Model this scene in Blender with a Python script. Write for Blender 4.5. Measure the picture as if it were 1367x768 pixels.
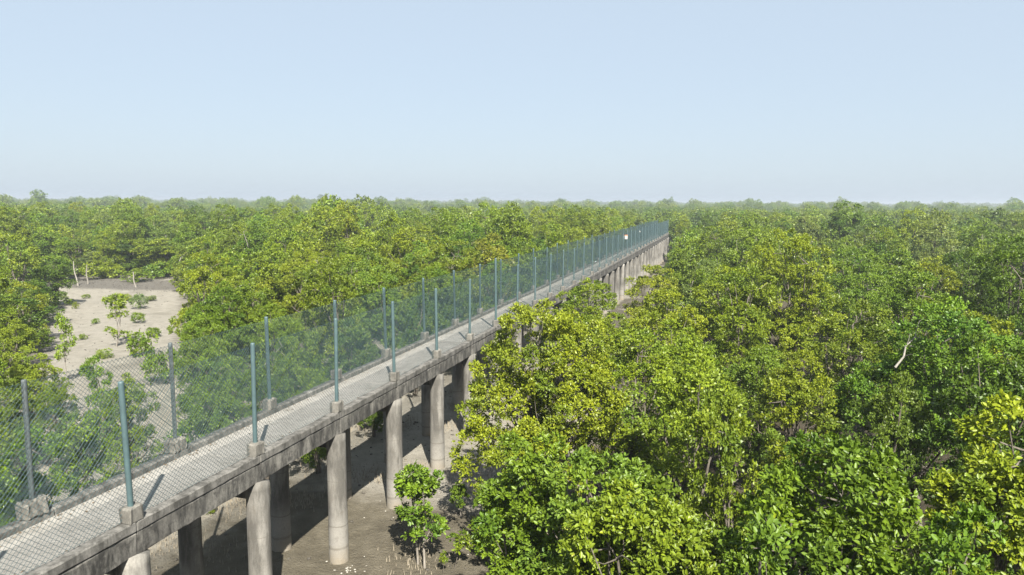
import bpy, bmesh, math, random
import numpy as np
from mathutils import Vector, Matrix

scene = bpy.context.scene
for o in list(bpy.data.objects):
    bpy.data.objects.remove(o)

# ------------------------------------------------------------------ camera
YAW, PITCH, ROLL, FPX = 0.2895, 0.1201, 0.0059, 950.0
CAM = Vector((0.0, 0.0, 10.0))
fw = Vector((-math.sin(YAW) * math.cos(PITCH), math.cos(YAW) * math.cos(PITCH), -math.sin(PITCH)))
rt = Vector((math.cos(YAW), math.sin(YAW), 0.0))
up = rt.cross(fw)
rt2 = rt * math.cos(ROLL) + up * math.sin(ROLL)
up2 = up * math.cos(ROLL) - rt * math.sin(ROLL)
cam_data = bpy.data.cameras.new('camera')
cam_data.sensor_width = 36.0
cam_data.lens = FPX / 1367.0 * 36.0
cam_data.clip_start = 0.2
cam_data.clip_end = 20000.0
cam = bpy.data.objects.new('camera', cam_data)
scene.collection.objects.link(cam)
m3 = Matrix((rt2, up2, -fw)).transposed()
cam.matrix_world = Matrix.Translation(CAM) @ m3.to_4x4()
scene.camera = cam

# ------------------------------------------------------------------ sky, sun, exposure
SUN_ELEV = math.radians(46.0)
SUN_AZ = math.radians(149.0)          # clockwise from +Y: behind the camera, to its right
world = bpy.data.worlds.new('World')
scene.world = world
world.use_nodes = True
wn = world.node_tree.nodes
wl = world.node_tree.links
wn.clear()
w_out = wn.new('ShaderNodeOutputWorld')
w_bg = wn.new('ShaderNodeBackground')
w_sky = wn.new('ShaderNodeTexSky')
w_sky.sky_type = 'NISHITA'
w_sky.sun_disc = False
w_sky.sun_elevation = SUN_ELEV
w_sky.sun_rotation = SUN_AZ
w_sky.altitude = 0.0
w_sky.air_density = 1.0
w_sky.dust_density = 1.5
w_sky.ozone_density = 1.5
w_bg.inputs['Strength'].default_value = 0.0558
# an even veil of high haze over the whole dome pales the clear-sky blue
w_mix = wn.new('ShaderNodeMixRGB')
w_mix.inputs['Fac'].default_value = 0.80
w_mix.inputs['Color2'].default_value = (3.78, 4.45, 5.15, 1.0)
wl.new(w_sky.outputs['Color'], w_mix.inputs['Color1'])
wl.new(w_mix.outputs['Color'], w_bg.inputs['Color'])
wl.new(w_bg.outputs['Background'], w_out.inputs['Surface'])

sun_data = bpy.data.lights.new('sun', 'SUN')
sun_data.energy = 5.0
sun_data.angle = math.radians(0.53)
sun_data.color = (1.0, 0.95, 0.86)
sun = bpy.data.objects.new('sun', sun_data)
scene.collection.objects.link(sun)
to_sun = Vector((math.sin(SUN_AZ) * math.cos(SUN_ELEV), math.cos(SUN_AZ) * math.cos(SUN_ELEV), math.sin(SUN_ELEV)))
sun.rotation_euler = to_sun.to_track_quat('Z', 'Y').to_euler()
sun.location = (20, -30, 60)

scene.view_settings.view_transform = 'Standard'
scene.view_settings.look = 'None'
scene.view_settings.gamma = 1.0
scene.view_settings.use_curve_mapping = False
scene.view_settings.exposure = 1.62
scene.render.engine = 'CYCLES'
cy = scene.cycles
cy.max_bounces = 6
cy.diffuse_bounces = 2
cy.glossy_bounces = 2
cy.transmission_bounces = 3
cy.transparent_max_bounces = 8
cy.volume_bounces = 0
cy.use_denoising = True
cy.caustics_reflective = False
cy.caustics_refractive = False

COL = scene.collection

# ------------------------------------------------------------------ helpers
def link(o, parent=None):
    COL.objects.link(o)
    if parent is not None:
        o.parent = parent
    return o

def tag(o, label=None, cat=None, group=None, kind=None):
    if label: o['label'] = label
    if cat: o['category'] = cat
    if group: o['group'] = group
    if kind: o['kind'] = kind
    return o

def empty(name, loc=(0, 0, 0), rz=0.0):
    o = bpy.data.objects.new(name, None)
    o.empty_display_size = 0.2
    o.location = loc
    o.rotation_euler = (0, 0, rz)
    return link(o)

def np_mesh(name, verts, quads=None, tris=None, mats=(), fattr=None, smooth=False, matidx=None):
    """mesh from numpy arrays; fattr: dict of per-face floats"""
    me = bpy.data.meshes.new(name)
    verts = np.asarray(verts, np.float32)
    me.vertices.add(len(verts))
    me.vertices.foreach_set('co', verts.ravel())
    loops = []
    starts = []
    n = 0
    if quads is not None and len(quads):
        q = np.asarray(quads, np.int32)
        loops.append(q.ravel()); starts.append(np.arange(len(q)) * 4); n += len(q) * 4
    if tris is not None and len(tris):
        t = np.asarray(tris, np.int32)
        loops.append(t.ravel()); starts.append(n + np.arange(len(t)) * 3)
    loops = np.concatenate(loops).astype(np.int32)
    starts = np.concatenate(starts).astype(np.int32)
    me.loops.add(len(loops))
    me.loops.foreach_set('vertex_index', loops)
    me.polygons.add(len(starts))
    me.polygons.foreach_set('loop_start', starts)
    if matidx is not None:
        me.polygons.foreach_set('material_index', np.asarray(matidx, np.int32))
    me.update(calc_edges=True)
    if smooth:
        me.polygons.foreach_set('use_smooth', np.ones(len(starts), bool))
    for k, v in (fattr or {}).items():
        a = me.attributes.new(k, 'FLOAT', 'FACE')
        a.data.foreach_set('value', np.asarray(v, np.float32))
    for m in mats:
        me.materials.append(m)
    me.validate()
    return me

def tube(path, radii, sides=6):
    """verts, quads of a tapered tube along a path; ends closed by collapsing"""
    path = np.asarray(path, float)
    n = len(path)
    tang = np.gradient(path, axis=0)
    tang /= np.linalg.norm(tang, axis=1)[:, None] + 1e-9
    ref = np.array([0.31, 0.87, 0.2])
    V = []
    for i in range(n):
        a = np.cross(tang[i], ref); a /= np.linalg.norm(a) + 1e-9
        b = np.cross(tang[i], a)
        an = np.arange(sides) / sides * 2 * math.pi
        V.append(path[i] + radii[i] * (np.cos(an)[:, None] * a + np.sin(an)[:, None] * b))
    V = np.concatenate(V)
    Q = []
    for i in range(n - 1):
        for k in range(sides):
            k2 = (k + 1) % sides
            Q.append((i * sides + k, i * sides + k2, (i + 1) * sides + k2, (i + 1) * sides + k))
    return V, np.array(Q, np.int32)

class Bag:
    def __init__(s): s.v = []; s.q = []; s.n = 0
    def add(s, V, Q):
        s.v.append(V); s.q.append(Q + s.n); s.n += len(V)
    def arrays(s): return np.concatenate(s.v), np.concatenate(s.q)

def rough_box(x0, x1, y0, y1, z0, z1, seg=10, jit=0.008, seed=0, bevel=0.02, segz=2, segx=2):
    """box with bevelled, slightly uneven edges (cast concrete)"""
    rng = random.Random(seed)
    bm = bmesh.new()
    bmesh.ops.create_cube(bm, size=1.0)
    for v in bm.verts:
        v.co = ((x0 + x1) / 2 + v.co.x * (x1 - x0), (y0 + y1) / 2 + v.co.y * (y1 - y0), (z0 + z1) / 2 + v.co.z * (z1 - z0))
    bmesh.ops.bevel(bm, geom=bm.edges[:], offset=bevel, segments=1, affect='EDGES')
    if seg > 1:
        for k in range(1, seg):
            y = y0 + (y1 - y0) * k / seg
            bmesh.ops.bisect_plane(bm, geom=bm.verts[:] + bm.edges[:] + bm.faces[:], plane_co=(0, y, 0), plane_no=(0, 1, 0))
    for v in bm.verts:
        v.co.x += rng.uniform(-jit, jit); v.co.z += rng.uniform(-jit, jit)
    me = bpy.data.meshes.new('concrete')
    bm.to_mesh(me); bm.free()
    return me

# ------------------------------------------------------------------ materials
def mat_base(name):
    m = bpy.data.materials.new(name)
    m.use_nodes = True
    nt = m.node_tree
    nt.nodes.clear()
    out = nt.nodes.new('ShaderNodeOutputMaterial')
    p = nt.nodes.new('ShaderNodeBsdfPrincipled')
    nt.links.new(p.outputs[0], out.inputs['Surface'])
    return m, nt, p, out

def N(nt, typ, **kw):
    n = nt.nodes.new(typ)
    for k, v in kw.items():
        setattr(n, k, v)
    return n

def noise(nt, vec, scale, detail=5.0, rough=0.55, map_scale=None):
    if map_scale is not None:
        mp = N(nt, 'ShaderNodeMapping')
        mp.inputs['Scale'].default_value = map_scale
        nt.links.new(vec, mp.inputs['Vector']); vec = mp.outputs[0]
    n = N(nt, 'ShaderNodeTexNoise')
    n.inputs['Scale'].default_value = scale
    n.inputs['Detail'].default_value = detail
    n.inputs['Roughness'].default_value = rough
    nt.links.new(vec, n.inputs['Vector'])
    return n.outputs['Fac']

def ramp(nt, fac, stops):
    r = N(nt, 'ShaderNodeValToRGB')
    el = r.color_ramp.elements
    while len(el) < len(stops):
        el.new(0.5)
    for e, (pos, c) in zip(el, stops):
        e.position = pos
        e.color = (c[0], c[1], c[2], 1) if hasattr(c, '__len__') else (c, c, c, 1)
    nt.links.new(fac, r.inputs['Fac'])
    return r.outputs['Color']

def mix(nt, fac, a, b, mode='MIX'):
    n = N(nt, 'ShaderNodeMix', data_type='RGBA', blend_type=mode)
    for idx, val in ((0, fac), (6, a), (7, b)):
        sock = n.inputs[idx]
        if isinstance(val, bpy.types.NodeSocket):
            nt.links.new(val, sock)
        elif idx == 0:
            sock.default_value = val
        elif isinstance(val, (int, float)):
            sock.default_value = (val, val, val, 1)
        else:
            sock.default_value = (val[0], val[1], val[2], 1)
    return n.outputs[2]

def bump(nt, p, height, strength=0.3, dist=0.02):
    b = N(nt, 'ShaderNodeBump')
    b.inputs['Strength'].default_value = strength
    b.inputs['Distance'].default_value = dist
    nt.links.new(height, b.inputs['Height'])
    nt.links.new(b.outputs[0], p.inputs['Normal'])

def pos(nt):
    return N(nt, 'ShaderNodeNewGeometry').outputs['Position']

def leaf_material(name, far=False):
    m, nt, p, out = mat_base(name)
    oi = N(nt, 'ShaderNodeObjectInfo')
    tint = N(nt, 'ShaderNodeAttribute', attribute_name='tint', attribute_type='INSTANCER').outputs['Color'] if far else oi.outputs['Color']
    lr = N(nt, 'ShaderNodeAttribute', attribute_name='lr').outputs['Fac']
    cr = N(nt, 'ShaderNodeAttribute', attribute_name='cr').outputs['Fac']
    c = mix(nt, 1.0, tint, ramp(nt, lr, [(0.0, (0.62, 0.68, 0.70)), (0.5, (1, 1, 1)), (0.96, (1.15, 1.17, 1.0)), (1.0, (1.5, 1.25, 0.9))]), 'MULTIPLY')
    c = mix(nt, 1.0, c, ramp(nt, cr, [(0.0, (0.64, 0.76, 0.95)), (0.5, (1, 1, 1)), (1.0, (1.16, 1.14, 0.85))]), 'MULTIPLY')
    c = mix(nt, 1.0, c, ramp(nt, oi.outputs['Random'], [(0.0, (0.86, 0.92, 0.95)), (1.0, (1.14, 1.06, 1.0))]), 'MULTIPLY')
    nt.links.new(c, p.inputs['Base Color'])
    p.inputs['Roughness'].default_value = 0.42
    p.inputs['Specular IOR Level'].default_value = 0.26
    tr = N(nt, 'ShaderNodeBsdfTranslucent')
    tc = mix(nt, 1.0, c, (1.2, 1.3, 0.5), 'MULTIPLY')
    nt.links.new(tc, tr.inputs['Color'])
    ms = N(nt, 'ShaderNodeMixShader')
    ms.inputs[0].default_value = 0.24
    nt.links.new(p.outputs[0], ms.inputs[1]); nt.links.new(tr.outputs[0], ms.inputs[2])
    nt.links.new(ms.outputs[0], out.inputs['Surface'])
    return m

def bark_material(name, a, b):
    m, nt, p, out = mat_base(name)
    g = pos(nt)
    n1 = noise(nt, g, 9.0, 4, 0.6, (3, 3, 0.6))
    nt.links.new(ramp(nt, n1, [(0.3, a), (0.7, b)]), p.inputs['Base Color'])
    p.inputs['Roughness'].default_value = 0.9
    bump(nt, p, n1, 0.5, 0.02)
    return m

def concrete_material(name, dark, midc, light, dark_amt=0.5, streak=True, scale=1.0, bmp=0.55):
    m, nt, p, out = mat_base(name)
    g = pos(nt)
    big = noise(nt, g, 1.3 * scale, 6, 0.6)
    fine = noise(nt, g, 26 * scale, 6, 0.65)
    st = noise(nt, g, 1.7, 7, 0.7, (3.0, 3.0, 0.8))
    blot = noise(nt, g, 5.0 * scale, 6, 0.7)
    c = ramp(nt, big, [(0.32, midc), (0.66, light)])
    if streak:
        c = mix(nt, ramp(nt, st, [(0.5 - 0.12 * dark_amt, 0.0), (0.62, 0.85 * dark_amt + 0.1)]), c, dark)
    c = mix(nt, ramp(nt, blot, [(0.50, 0.0), (0.66, 0.75 * dark_amt)]), c, dark)
    c = mix(nt, ramp(nt, blot, [(0.26, 0.45), (0.40, 0.0)]), c, light)
    c = mix(nt, 0.35, c, ramp(nt, fine, [(0.3, (0.45,) * 3), (0.7, (1.35,) * 3)]), 'MULTIPLY')
    nt.links.new(c, p.inputs['Base Color'])
    p.inputs['Roughness'].default_value = 0.92
    p.inputs['Specular IOR Level'].default_value = 0.25
    h = mix(nt, 0.5, fine, blot)
    bump(nt, p, h, bmp, 0.02)
    return m

def plain_material(name, col, rough=0.5, var=0.2, scale=6.0, metallic=0.0):
    m, nt, p, out = mat_base(name)
    n1 = noise(nt, pos(nt), scale, 5, 0.65)
    c = mix(nt, 1.0, col, ramp(nt, n1, [(0.3, (1 - var,) * 3), (0.7, (1 + var,) * 3)]), 'MULTIPLY')
    nt.links.new(c, p.inputs['Base Color'])
    p.inputs['Roughness'].default_value = rough
    p.inputs['Metallic'].default_value = metallic
    return m

M_LEAF = leaf_material('leaf')
M_LEAF_FAR = leaf_material('leaf_far', True)
M_BARK = bark_material('bark', (0.060, 0.050, 0.038), (0.155, 0.135, 0.108))
M_PALEBARK = bark_material('pale_bark', (0.12, 0.105, 0.085), (0.26, 0.235, 0.20))
M_DEAD = bark_material('bleached_wood', (0.14, 0.127, 0.108), (0.25, 0.232, 0.20))
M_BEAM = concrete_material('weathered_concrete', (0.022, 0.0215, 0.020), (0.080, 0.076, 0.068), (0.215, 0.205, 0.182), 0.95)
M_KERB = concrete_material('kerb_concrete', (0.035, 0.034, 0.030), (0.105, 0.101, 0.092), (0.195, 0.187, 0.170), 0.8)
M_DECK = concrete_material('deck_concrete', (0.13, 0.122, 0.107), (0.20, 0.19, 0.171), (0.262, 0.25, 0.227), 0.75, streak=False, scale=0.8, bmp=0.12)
M_PED = concrete_material('pedestal_concrete', (0.045, 0.044, 0.039), (0.12, 0.113, 0.098), (0.20, 0.19, 0.167), 0.55, scale=2.0)
M_POST = plain_material('teal_paint', (0.052, 0.086, 0.090), 0.5, 0.16, 7.0)
M_POST_OLD = plain_material('worn_grey_paint', (0.06, 0.072, 0.073), 0.6, 0.45, 14.0)
M_WIRE = plain_material('coated_wire', (0.034, 0.066, 0.070), 0.5, 0.15, 3.0)
M_SHELL = plain_material('shell', (0.30, 0.28, 0.24), 0.6, 0.15, 20.0)
M_ROOT = plain_material('root_wood', (0.17, 0.145, 0.105), 0.9, 0.35, 12.0)
M_WHITE = plain_material('white_enamel', (0.40, 0.39, 0.37), 0.4, 0.05, 4.0)
M_ORANGE = plain_material('orange_paint', (0.55, 0.20, 0.07), 0.5, 0.1, 4.0)
M_DARKMUD = plain_material('dark_silt', (0.06, 0.053, 0.042), 0.85, 0.3, 9.0)

def pile_material():
    m, nt, p, out = mat_base('pile_concrete')
    g = pos(nt)
    sep = N(nt, 'ShaderNodeSeparateXYZ'); nt.links.new(g, sep.inputs[0])
    big = noise(nt, g, 1.1, 5, 0.6)
    st = noise(nt, g, 1.3, 6, 0.68, (2.2, 2.2, 0.45))
    blot = noise(nt, g, 4.5, 6, 0.7)
    fine = noise(nt, g, 30, 6, 0.65)
    c = ramp(nt, big, [(0.3, (0.165, 0.157, 0.140)), (0.7, (0.24, 0.228, 0.204))])
    # algae film above the tide mark
    hgt = N(nt, 'ShaderNodeMapRange'); hgt.inputs[1].default_value = 0.9; hgt.inputs[2].default_value = 1.6
    nt.links.new(sep.outputs[2], hgt.inputs[0])
    film = mix(nt, 1.0, ramp(nt, st, [(0.38, 0.0), (0.58, 0.88)]), hgt.outputs[0], 'MULTIPLY')
    c = mix(nt, film, c, (0.070, 0.066, 0.058))
    c = mix(nt, ramp(nt, blot, [(0.54, 0.0), (0.68, 0.55)]), c, (0.12, 0.108, 0.09))
    # silt wash low down
    low = N(nt, 'ShaderNodeMapRange'); low.inputs[1].default_value = 0.55; low.inputs[2].default_value = 0.05
    nt.links.new(sep.outputs[2], low.inputs[0])
    c = mix(nt, mix(nt, 1.0, low.outputs[0], ramp(nt, blot, [(0.3, 0.3), (0.6, 0.9)]), 'MULTIPLY'), c, (0.21, 0.178, 0.13))
    wob = N(nt, 'ShaderNodeMath', operation='MULTIPLY_ADD'); wob.inputs[1].default_value = 0.10
    nt.links.new(blot, wob.inputs[0]); nt.links.new(sep.outputs[2], wob.inputs[2])
    for zr, th, amt in ((1.06, 0.022, 0.6), (2.35, 0.014, 0.45), (0.42, 0.05, 0.45)):
        sb = N(nt, 'ShaderNodeMath', operation='SUBTRACT'); sb.inputs[1].default_value = zr + 0.05
        nt.links.new(wob.outputs[0], sb.inputs[0])
        ab = N(nt, 'ShaderNodeMath', operation='ABSOLUTE'); nt.links.new(sb.outputs[0], ab.inputs[0])
        mr = N(nt, 'ShaderNodeMapRange'); mr.inputs[1].default_value = th; mr.inputs[2].default_value = th * 0.3; mr.inputs[4].default_value = amt
        nt.links.new(ab.outputs[0], mr.inputs[0])
        c = mix(nt, mr.outputs[0], c, (0.085, 0.076, 0.06))
    c = mix(nt, 0.3, c, ramp(nt, fine, [(0.3, (0.5,) * 3), (0.7, (1.3,) * 3)]), 'MULTIPLY')
    nt.links.new(c, p.inputs['Base Color'])
    p.inputs['Roughness'].default_value = 0.93
    p.inputs['Specular IOR Level'].default_value = 0.26
    bump(nt, p, mix(nt, 0.5, fine, blot), 0.5, 0.02)
    return m
M_PILE = pile_material()

def ground_material():
    m, nt, p, out = mat_base('ground')
    g = pos(nt)
    sand = N(nt, 'ShaderNodeAttribute', attribute_name='sand').outputs['Fac']
    bank = N(nt, 'ShaderNodeAttribute', attribute_name='bank').outputs['Fac']
    litter = N(nt, 'ShaderNodeAttribute', attribute_name='litter').outputs['Fac']
    n_big = noise(nt, g, 0.22, 6, 0.6)
    n_mid = noise(nt, g, 1.4, 7, 0.65)
    n_fine = noise(nt, g, 12.0, 7, 0.7)
    n_grit = noise(nt, g, 55.0, 4, 0.7)
    mud = ramp(nt, n_mid, [(0.28, (0.068, 0.059, 0.042)), (0.5, (0.098, 0.086, 0.062)), (0.72, (0.138, 0.122, 0.090))])
    sandc = ramp(nt, n_mid, [(0.25, (0.165, 0.152, 0.124)), (0.5, (0.222, 0.206, 0.172)), (0.75, (0.268, 0.251, 0.212))])
    # ragged edge between silt and sand
    add = N(nt, 'ShaderNodeMath', operation='ADD'); nt.links.new(sand, add.inputs[0])
    sc = N(nt, 'ShaderNodeMath', operation='MULTIPLY_ADD'); sc.inputs[1].default_value = 0.9; sc.inputs[2].default_value = -0.45
    nt.links.new(mix(nt, 0.5, n_big, n_mid), sc.inputs[0]); nt.links.new(sc.outputs[0], add.inputs[1])
    c = mix(nt, ramp(nt, add.outputs[0], [(0.3, 0.0), (0.7, 1.0)]), mud, sandc)
    bk = N(nt, 'ShaderNodeMath', operation='MULTIPLY_ADD'); bk.inputs[1].default_value = 1.2; bk.inputs[2].default_value = -0.6
    nt.links.new(mix(nt, 0.5, n_big, n_mid), bk.inputs[0])
    bs = N(nt, 'ShaderNodeMath', operation='ADD'); nt.links.new(bk.outputs[0], bs.inputs[0]); nt.links.new(bank, bs.inputs[1])
    c = mix(nt, ramp(nt, bs.outputs[0], [(0.35, 0.0), (0.75, 0.9)]), c, ramp(nt, n_fine, [(0.35, (0.06, 0.055, 0.047)), (0.7, (0.15, 0.139, 0.12))]))
    lit = ramp(nt, n_fine, [(0.3, (0.022, 0.018, 0.011)), (0.6, (0.05, 0.041, 0.027)), (0.8, (0.11, 0.092, 0.064))])  # leaf litter, its brown darkened to stand for shade in canopy gaps
    c = mix(nt, mix(nt, 1.0, litter, ramp(nt, n_big, [(0.36, 0.25), (0.50, 1.0)]), 'MULTIPLY'), c, lit)
    c = mix(nt, ramp(nt, n_fine, [(0.56, 0.0), (0.70, 0.5)]), c, (0.115, 0.095, 0.062))
    c = mix(nt, ramp(nt, n_big, [(0.56, 0.0), (0.72, 0.55)]), c, (0.10, 0.09, 0.066))
    c = mix(nt, 0.35, c, ramp(nt, n_grit, [(0.3, (0.6,) * 3), (0.7, (1.3,) * 3)]), 'MULTIPLY')
    nt.links.new(c, p.inputs['Base Color'])
    p.inputs['Roughness'].default_value = 0.95
    p.inputs['Specular IOR Level'].default_value = 0.15
    bump(nt, p, mix(nt, 0.5, n_fine, n_mid), 1.0, 0.2)
    return m
M_GROUND = ground_material()

# ------------------------------------------------------------------ ground
CLEARING = [(-24.1, 18.4), (-27.1, 22.2), (-34.6, 31.4), (-34.5, 37.9), (-55.4, 61.9), (-64.9, 69.7), (-76.2, 67.4), (-68.0, 54.4), (-48.0, 40.5), (-40.6, 33.6)]

def ground_z(x, y):
    x = np.asarray(x, float); y = np.asarray(y, float)
    z = 0.07 * np.sin(x * 0.31 + 1.3 * np.sin(y * 0.17)) + 0.06 * np.sin(y * 0.43 + 0.8 * np.sin(x * 0.29 + 2)) \
        + 0.035 * np.sin(x * 1.3 + y * 0.9) * np.sin(y * 1.7 - x * 0.6)
    return z * np.exp(-(np.hypot(x, y) / 400.0) ** 2)

def axis(lo, hi, step, far, n):
    mid = np.arange(lo, hi + 1e-6, step)
    g = np.geomspace(step, far, n)
    return np.concatenate([lo - np.cumsum(g)[::-1], mid, hi + np.cumsum(g)])

xs = axis(-85, 45, 0.55, 900, 26)
ys = axis(-5, 105, 0.55, 900, 26)
XX, YY = np.meshgrid(xs, ys, indexing='ij')
rngp = np.random.default_rng(5)
ZZ = ground_z(XX, YY)
near = np.hypot(XX, YY) < 130
ZZ = ZZ + np.where(near, rngp.normal(0, 0.012, ZZ.shape), 0)
gv = np.stack([XX, YY, ZZ], -1).reshape(-1, 3)
nx, ny = len(xs), len(ys)
ii, jj = np.meshgrid(np.arange(nx - 1), np.arange(ny - 1), indexing='ij')
a = (ii * ny + jj).ravel()
gq = np.stack([a, a + ny, a + ny + 1, a + 1], -1)
gme = np_mesh('ground', gv, gq, mats=[M_GROUND], smooth=True)

def sst(v, a, b):
    t = np.clip((v - a) / (b - a), 0, 1)
    return t * t * (3 - 2 * t)

def poly_inside(x, y, poly):
    c = np.zeros(x.shape, bool); j = len(poly) - 1
    for i in range(len(poly)):
        xi, yi = poly[i]; xj, yj = poly[j]
        cond = ((yi > y) != (yj > y)) & (x < (xj - xi) * (y - yi) / (yj - yi + 1e-12) + xi)
        c ^= cond; j = i
    return c
gx, gy = gv[:, 0], gv[:, 1]
clr = poly_inside(gx, gy, CLEARING)
sand = np.maximum(0.78 * sst(-gx, 11.5, 17.0), 0.9 * sst(gy, 18, 23) * sst(-gx, 4, 6))
sand = np.maximum(sand, 0.22)
sand[clr] = 1.0
bank = sst(gy - 0.25 * (gx + 70), 58.5, 64.5) * sst(-gx, 48, 54) * sst(-gy, -76, -70)
litter = np.where(gx > -10, sst(gx, -6.5, -2.5) * 0.95, 0.5 * sst(-gx, 30, 36))
litter = np.where((gx > -10) & (gy > 34), np.maximum(litter, 0.8), litter)
litter[clr] = 0.0
litter = np.where(bank > 0.3, 0, litter)
litter = np.where(np.hypot(gx, gy) > 110, 0.9, litter)
for k, v in (('sand', sand), ('bank', bank), ('litter', litter)):
    at = gme.attributes.new(k, 'FLOAT', 'POINT')
    at.data.foreach_set('value', v.astype(np.float32))
ground = link(bpy.data.objects.new('ground', gme))
tag(ground, 'brown mud and pale sand tidal flat under the mangroves', 'ground', kind='structure')

# ------------------------------------------------------------------ elevated walkway
PX_N, PX_F = -10.0, -11.89        # near and far post lines
Y0, SP = 9.73, 3.5425             # first post in view, spacing
I0, I1 = -3, 35
FAR_DY = 0.34                     # the far posts stand a little nearer than the near ones
Z_PED, Z_KERB, Z_DECK, Z_BOT = 4.56, 4.27, 4.13, 3.64

walk = empty('elevated_walkway', ((PX_N + PX_F) / 2, Y0 + I0 * SP, 0))
tag(walk, 'long weathered concrete walkway on round piles running through the mangroves', 'walkway')
WX, WY = walk.location.x, walk.location.y

def wpart(name, me, x, y, z, mat=None, rz=0.0, parent=walk):
    o = bpy.data.objects.new(name, me)
    if mat is not None and not me.materials:
        me.materials.append(mat)
    o.location = (x - WX, y - WY, z)
    o.rotation_euler = (0, 0, rz)
    return link(o, parent)

deck_me = [rough_box(-0.86, 0.86, 0.011, SP - 0.011, -0.30, 0.0, 6, 0.004, s, 0.01) for s in range(3)]
kerb_me = [rough_box(-0.118, 0.118, 0.008, SP - 0.008, 0.0, 0.19, 14, 0.009, 20 + s, 0.02) for s in range(4)]
beam_me = [rough_box(-0.105, 0.105, 0.006, SP - 0.006, -0.435, -0.012, 14, 0.015, 40 + s, 0.018) for s in range(4)]
ped_me = [rough_box(-0.128, 0.128, -0.165, 0.165, 0.0, 0.31, 4, 0.016, 60 + s, 0.03) for s in range(4)]
cap_me = [rough_box(-0.88, 0.88, -0.16, 0.16, -0.42, 0.0, 2, 0.01, 70 + s, 0.02) for s in range(2)]

lump_me = [rough_box(-0.15, 0.15, -0.24, 0.24, -0.16, 0.17, 7, 0.03, 90 + s, 0.05) for s in range(3)]

def pile_mesh(seed, h, r):
    rng = random.Random(seed)
    S = 28; R = 22
    V = []; Q = []
    ph = rng.uniform(0, 6)
    for i in range(R + 1):
        z = -0.3 + (h + 0.3) * i / R
        rr = r * (1.04 - 0.06 * i / R) * (1 + 0.012 * math.sin(z * 2.1 + ph))
        if 0.92 < z < 1.12: rr *= 1.02
        for k in range(S):
            an = 2 * math.pi * k / S
            q = rr * (1 + 0.012 * math.sin(3 * an + ph + z) + rng.uniform(-0.006, 0.006))
            V.append((q * math.cos(an), q * math.sin(an), z + (0.05 * math.cos(an + ph) if i == R else 0)))
    for i in range(R):
        for k in range(S):
            k2 = (k + 1) % S
            Q.append((i * S + k, i * S + k2, (i + 1) * S + k2, (i + 1) * S + k))
    c = len(V); V.append((0, 0, h))
    T = [(R * S + k, R * S + (k + 1) % S, c) for k in range(S)]
    return np_mesh('pile', np.array(V), np.array(Q), np.array(T), [M_PILE], smooth=True)
pile_me = [pile_mesh(s, Z_BOT - 0.01, 0.262) for s in range(5)]

rw = random.Random(11)
for i in range(I0, I1 + 1):
    y = Y0 + i * SP
    if i < I1:
        wpart('deck_slab', deck_me[rw.randrange(3)], (PX_N + PX_F) / 2, y, Z_DECK + rw.uniform(-0.006, 0.006), M_DECK)
        for x, sgn in ((PX_N, 1), (PX_F, -1)):
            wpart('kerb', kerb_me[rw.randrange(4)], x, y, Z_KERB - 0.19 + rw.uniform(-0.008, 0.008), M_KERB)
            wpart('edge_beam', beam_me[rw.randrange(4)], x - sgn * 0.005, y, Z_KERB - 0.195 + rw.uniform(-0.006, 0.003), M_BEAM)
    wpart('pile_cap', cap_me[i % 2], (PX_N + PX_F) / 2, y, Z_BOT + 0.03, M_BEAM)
    for x, sgn in ((PX_N - 0.02, 1), (PX_F - 0.02, -1)):
        o = wpart('pile', pile_me[rw.randrange(5)], x, y + rw.uniform(-0.05, 0.05), 0, M_PILE, rw.uniform(0, 6.28))
    wpart('pedestal', ped_me[rw.randrange(4)], PX_N, y, Z_PED - 0.31, M_PED)
    if i in (-1, 0, 1):
        wpart('pedestal', lump_me[i % 3], PX_F - 0.02, y - FAR_DY, Z_PED - 0.16, M_PED)
    else:
        wpart('pedestal', ped_me[rw.randrange(4)], PX_F, y - FAR_DY, Z_PED - 0.31, M_PED)

# ------------------------------------------------------------------ chain-link fences
def wire_panel(L, z0, z1, px=0.102, pz=0.094, r=0.0038, seed=0):
    """diamond mesh of straight diagonal wires plus three line wires, in the plane x=0"""
    rng = random.Random(seed)
    H = z1 - z0
    B = Bag()
    slope = pz / px
    def prism(y0_, z0_, y1_, z1_, xo, rr):
        d = np.array([0, y1_ - y0_, z1_ - z0_]); n = np.linalg.norm(d)
        if n < 0.02: return
        d /= n
        a = np.array([1.0, 0, 0]); b = np.cross(d, a)
        an = np.array([0.5, 2.594, 4.689])
        off = rr * (np.cos(an)[:, None] * a + np.sin(an)[:, None] * b)
        p0 = np.array([xo, y0_, z0_]); p1 = np.array([xo, y1_, z1_])
        V = np.concatenate([p0 + off, p1 + off])
        Q = np.array([(k, (k + 1) % 3, (k + 1) % 3 + 3, k + 3) for k in range(3)])
        B.add(V, Q)
    k = -int(H / pz) - 2
    while k * px < L + H / slope:
        for sg in (1, -1):
            # line z = sg*slope*(y - c)
            c = k * px if sg > 0 else k * px + 0.0
            pts = []
            if sg > 0: ya, yb = c, c + H / slope
            else: ya, yb = c, c + H / slope
            a0, b0 = max(ya, 0.0), min(yb, L)
            if b0 - a0 < 0.01: continue
            za = (a0 - ya) * slope; zb = (b0 - ya) * slope
            if sg < 0: za, zb = H - za, H - zb
            j = rng.uniform(-0.004, 0.004)
            prism(a0, z0 + za, b0, z0 + zb, 0.003 * sg + j, r)
        k += 1
    for z in (z0 + 0.02, (z0 + z1) / 2, z1 - 0.02):
        prism(0, z, L, z, 0.0, 0.0026)
    V, Q = B.arrays()
    V[:, 0] += 0.018 * np.sin(V[:, 1] / L * math.pi) * np.sin((V[:, 2] - z0) / H * math.pi)
    return np_mesh('wire_mesh', V, Q, mats=[M_WIRE])

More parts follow.
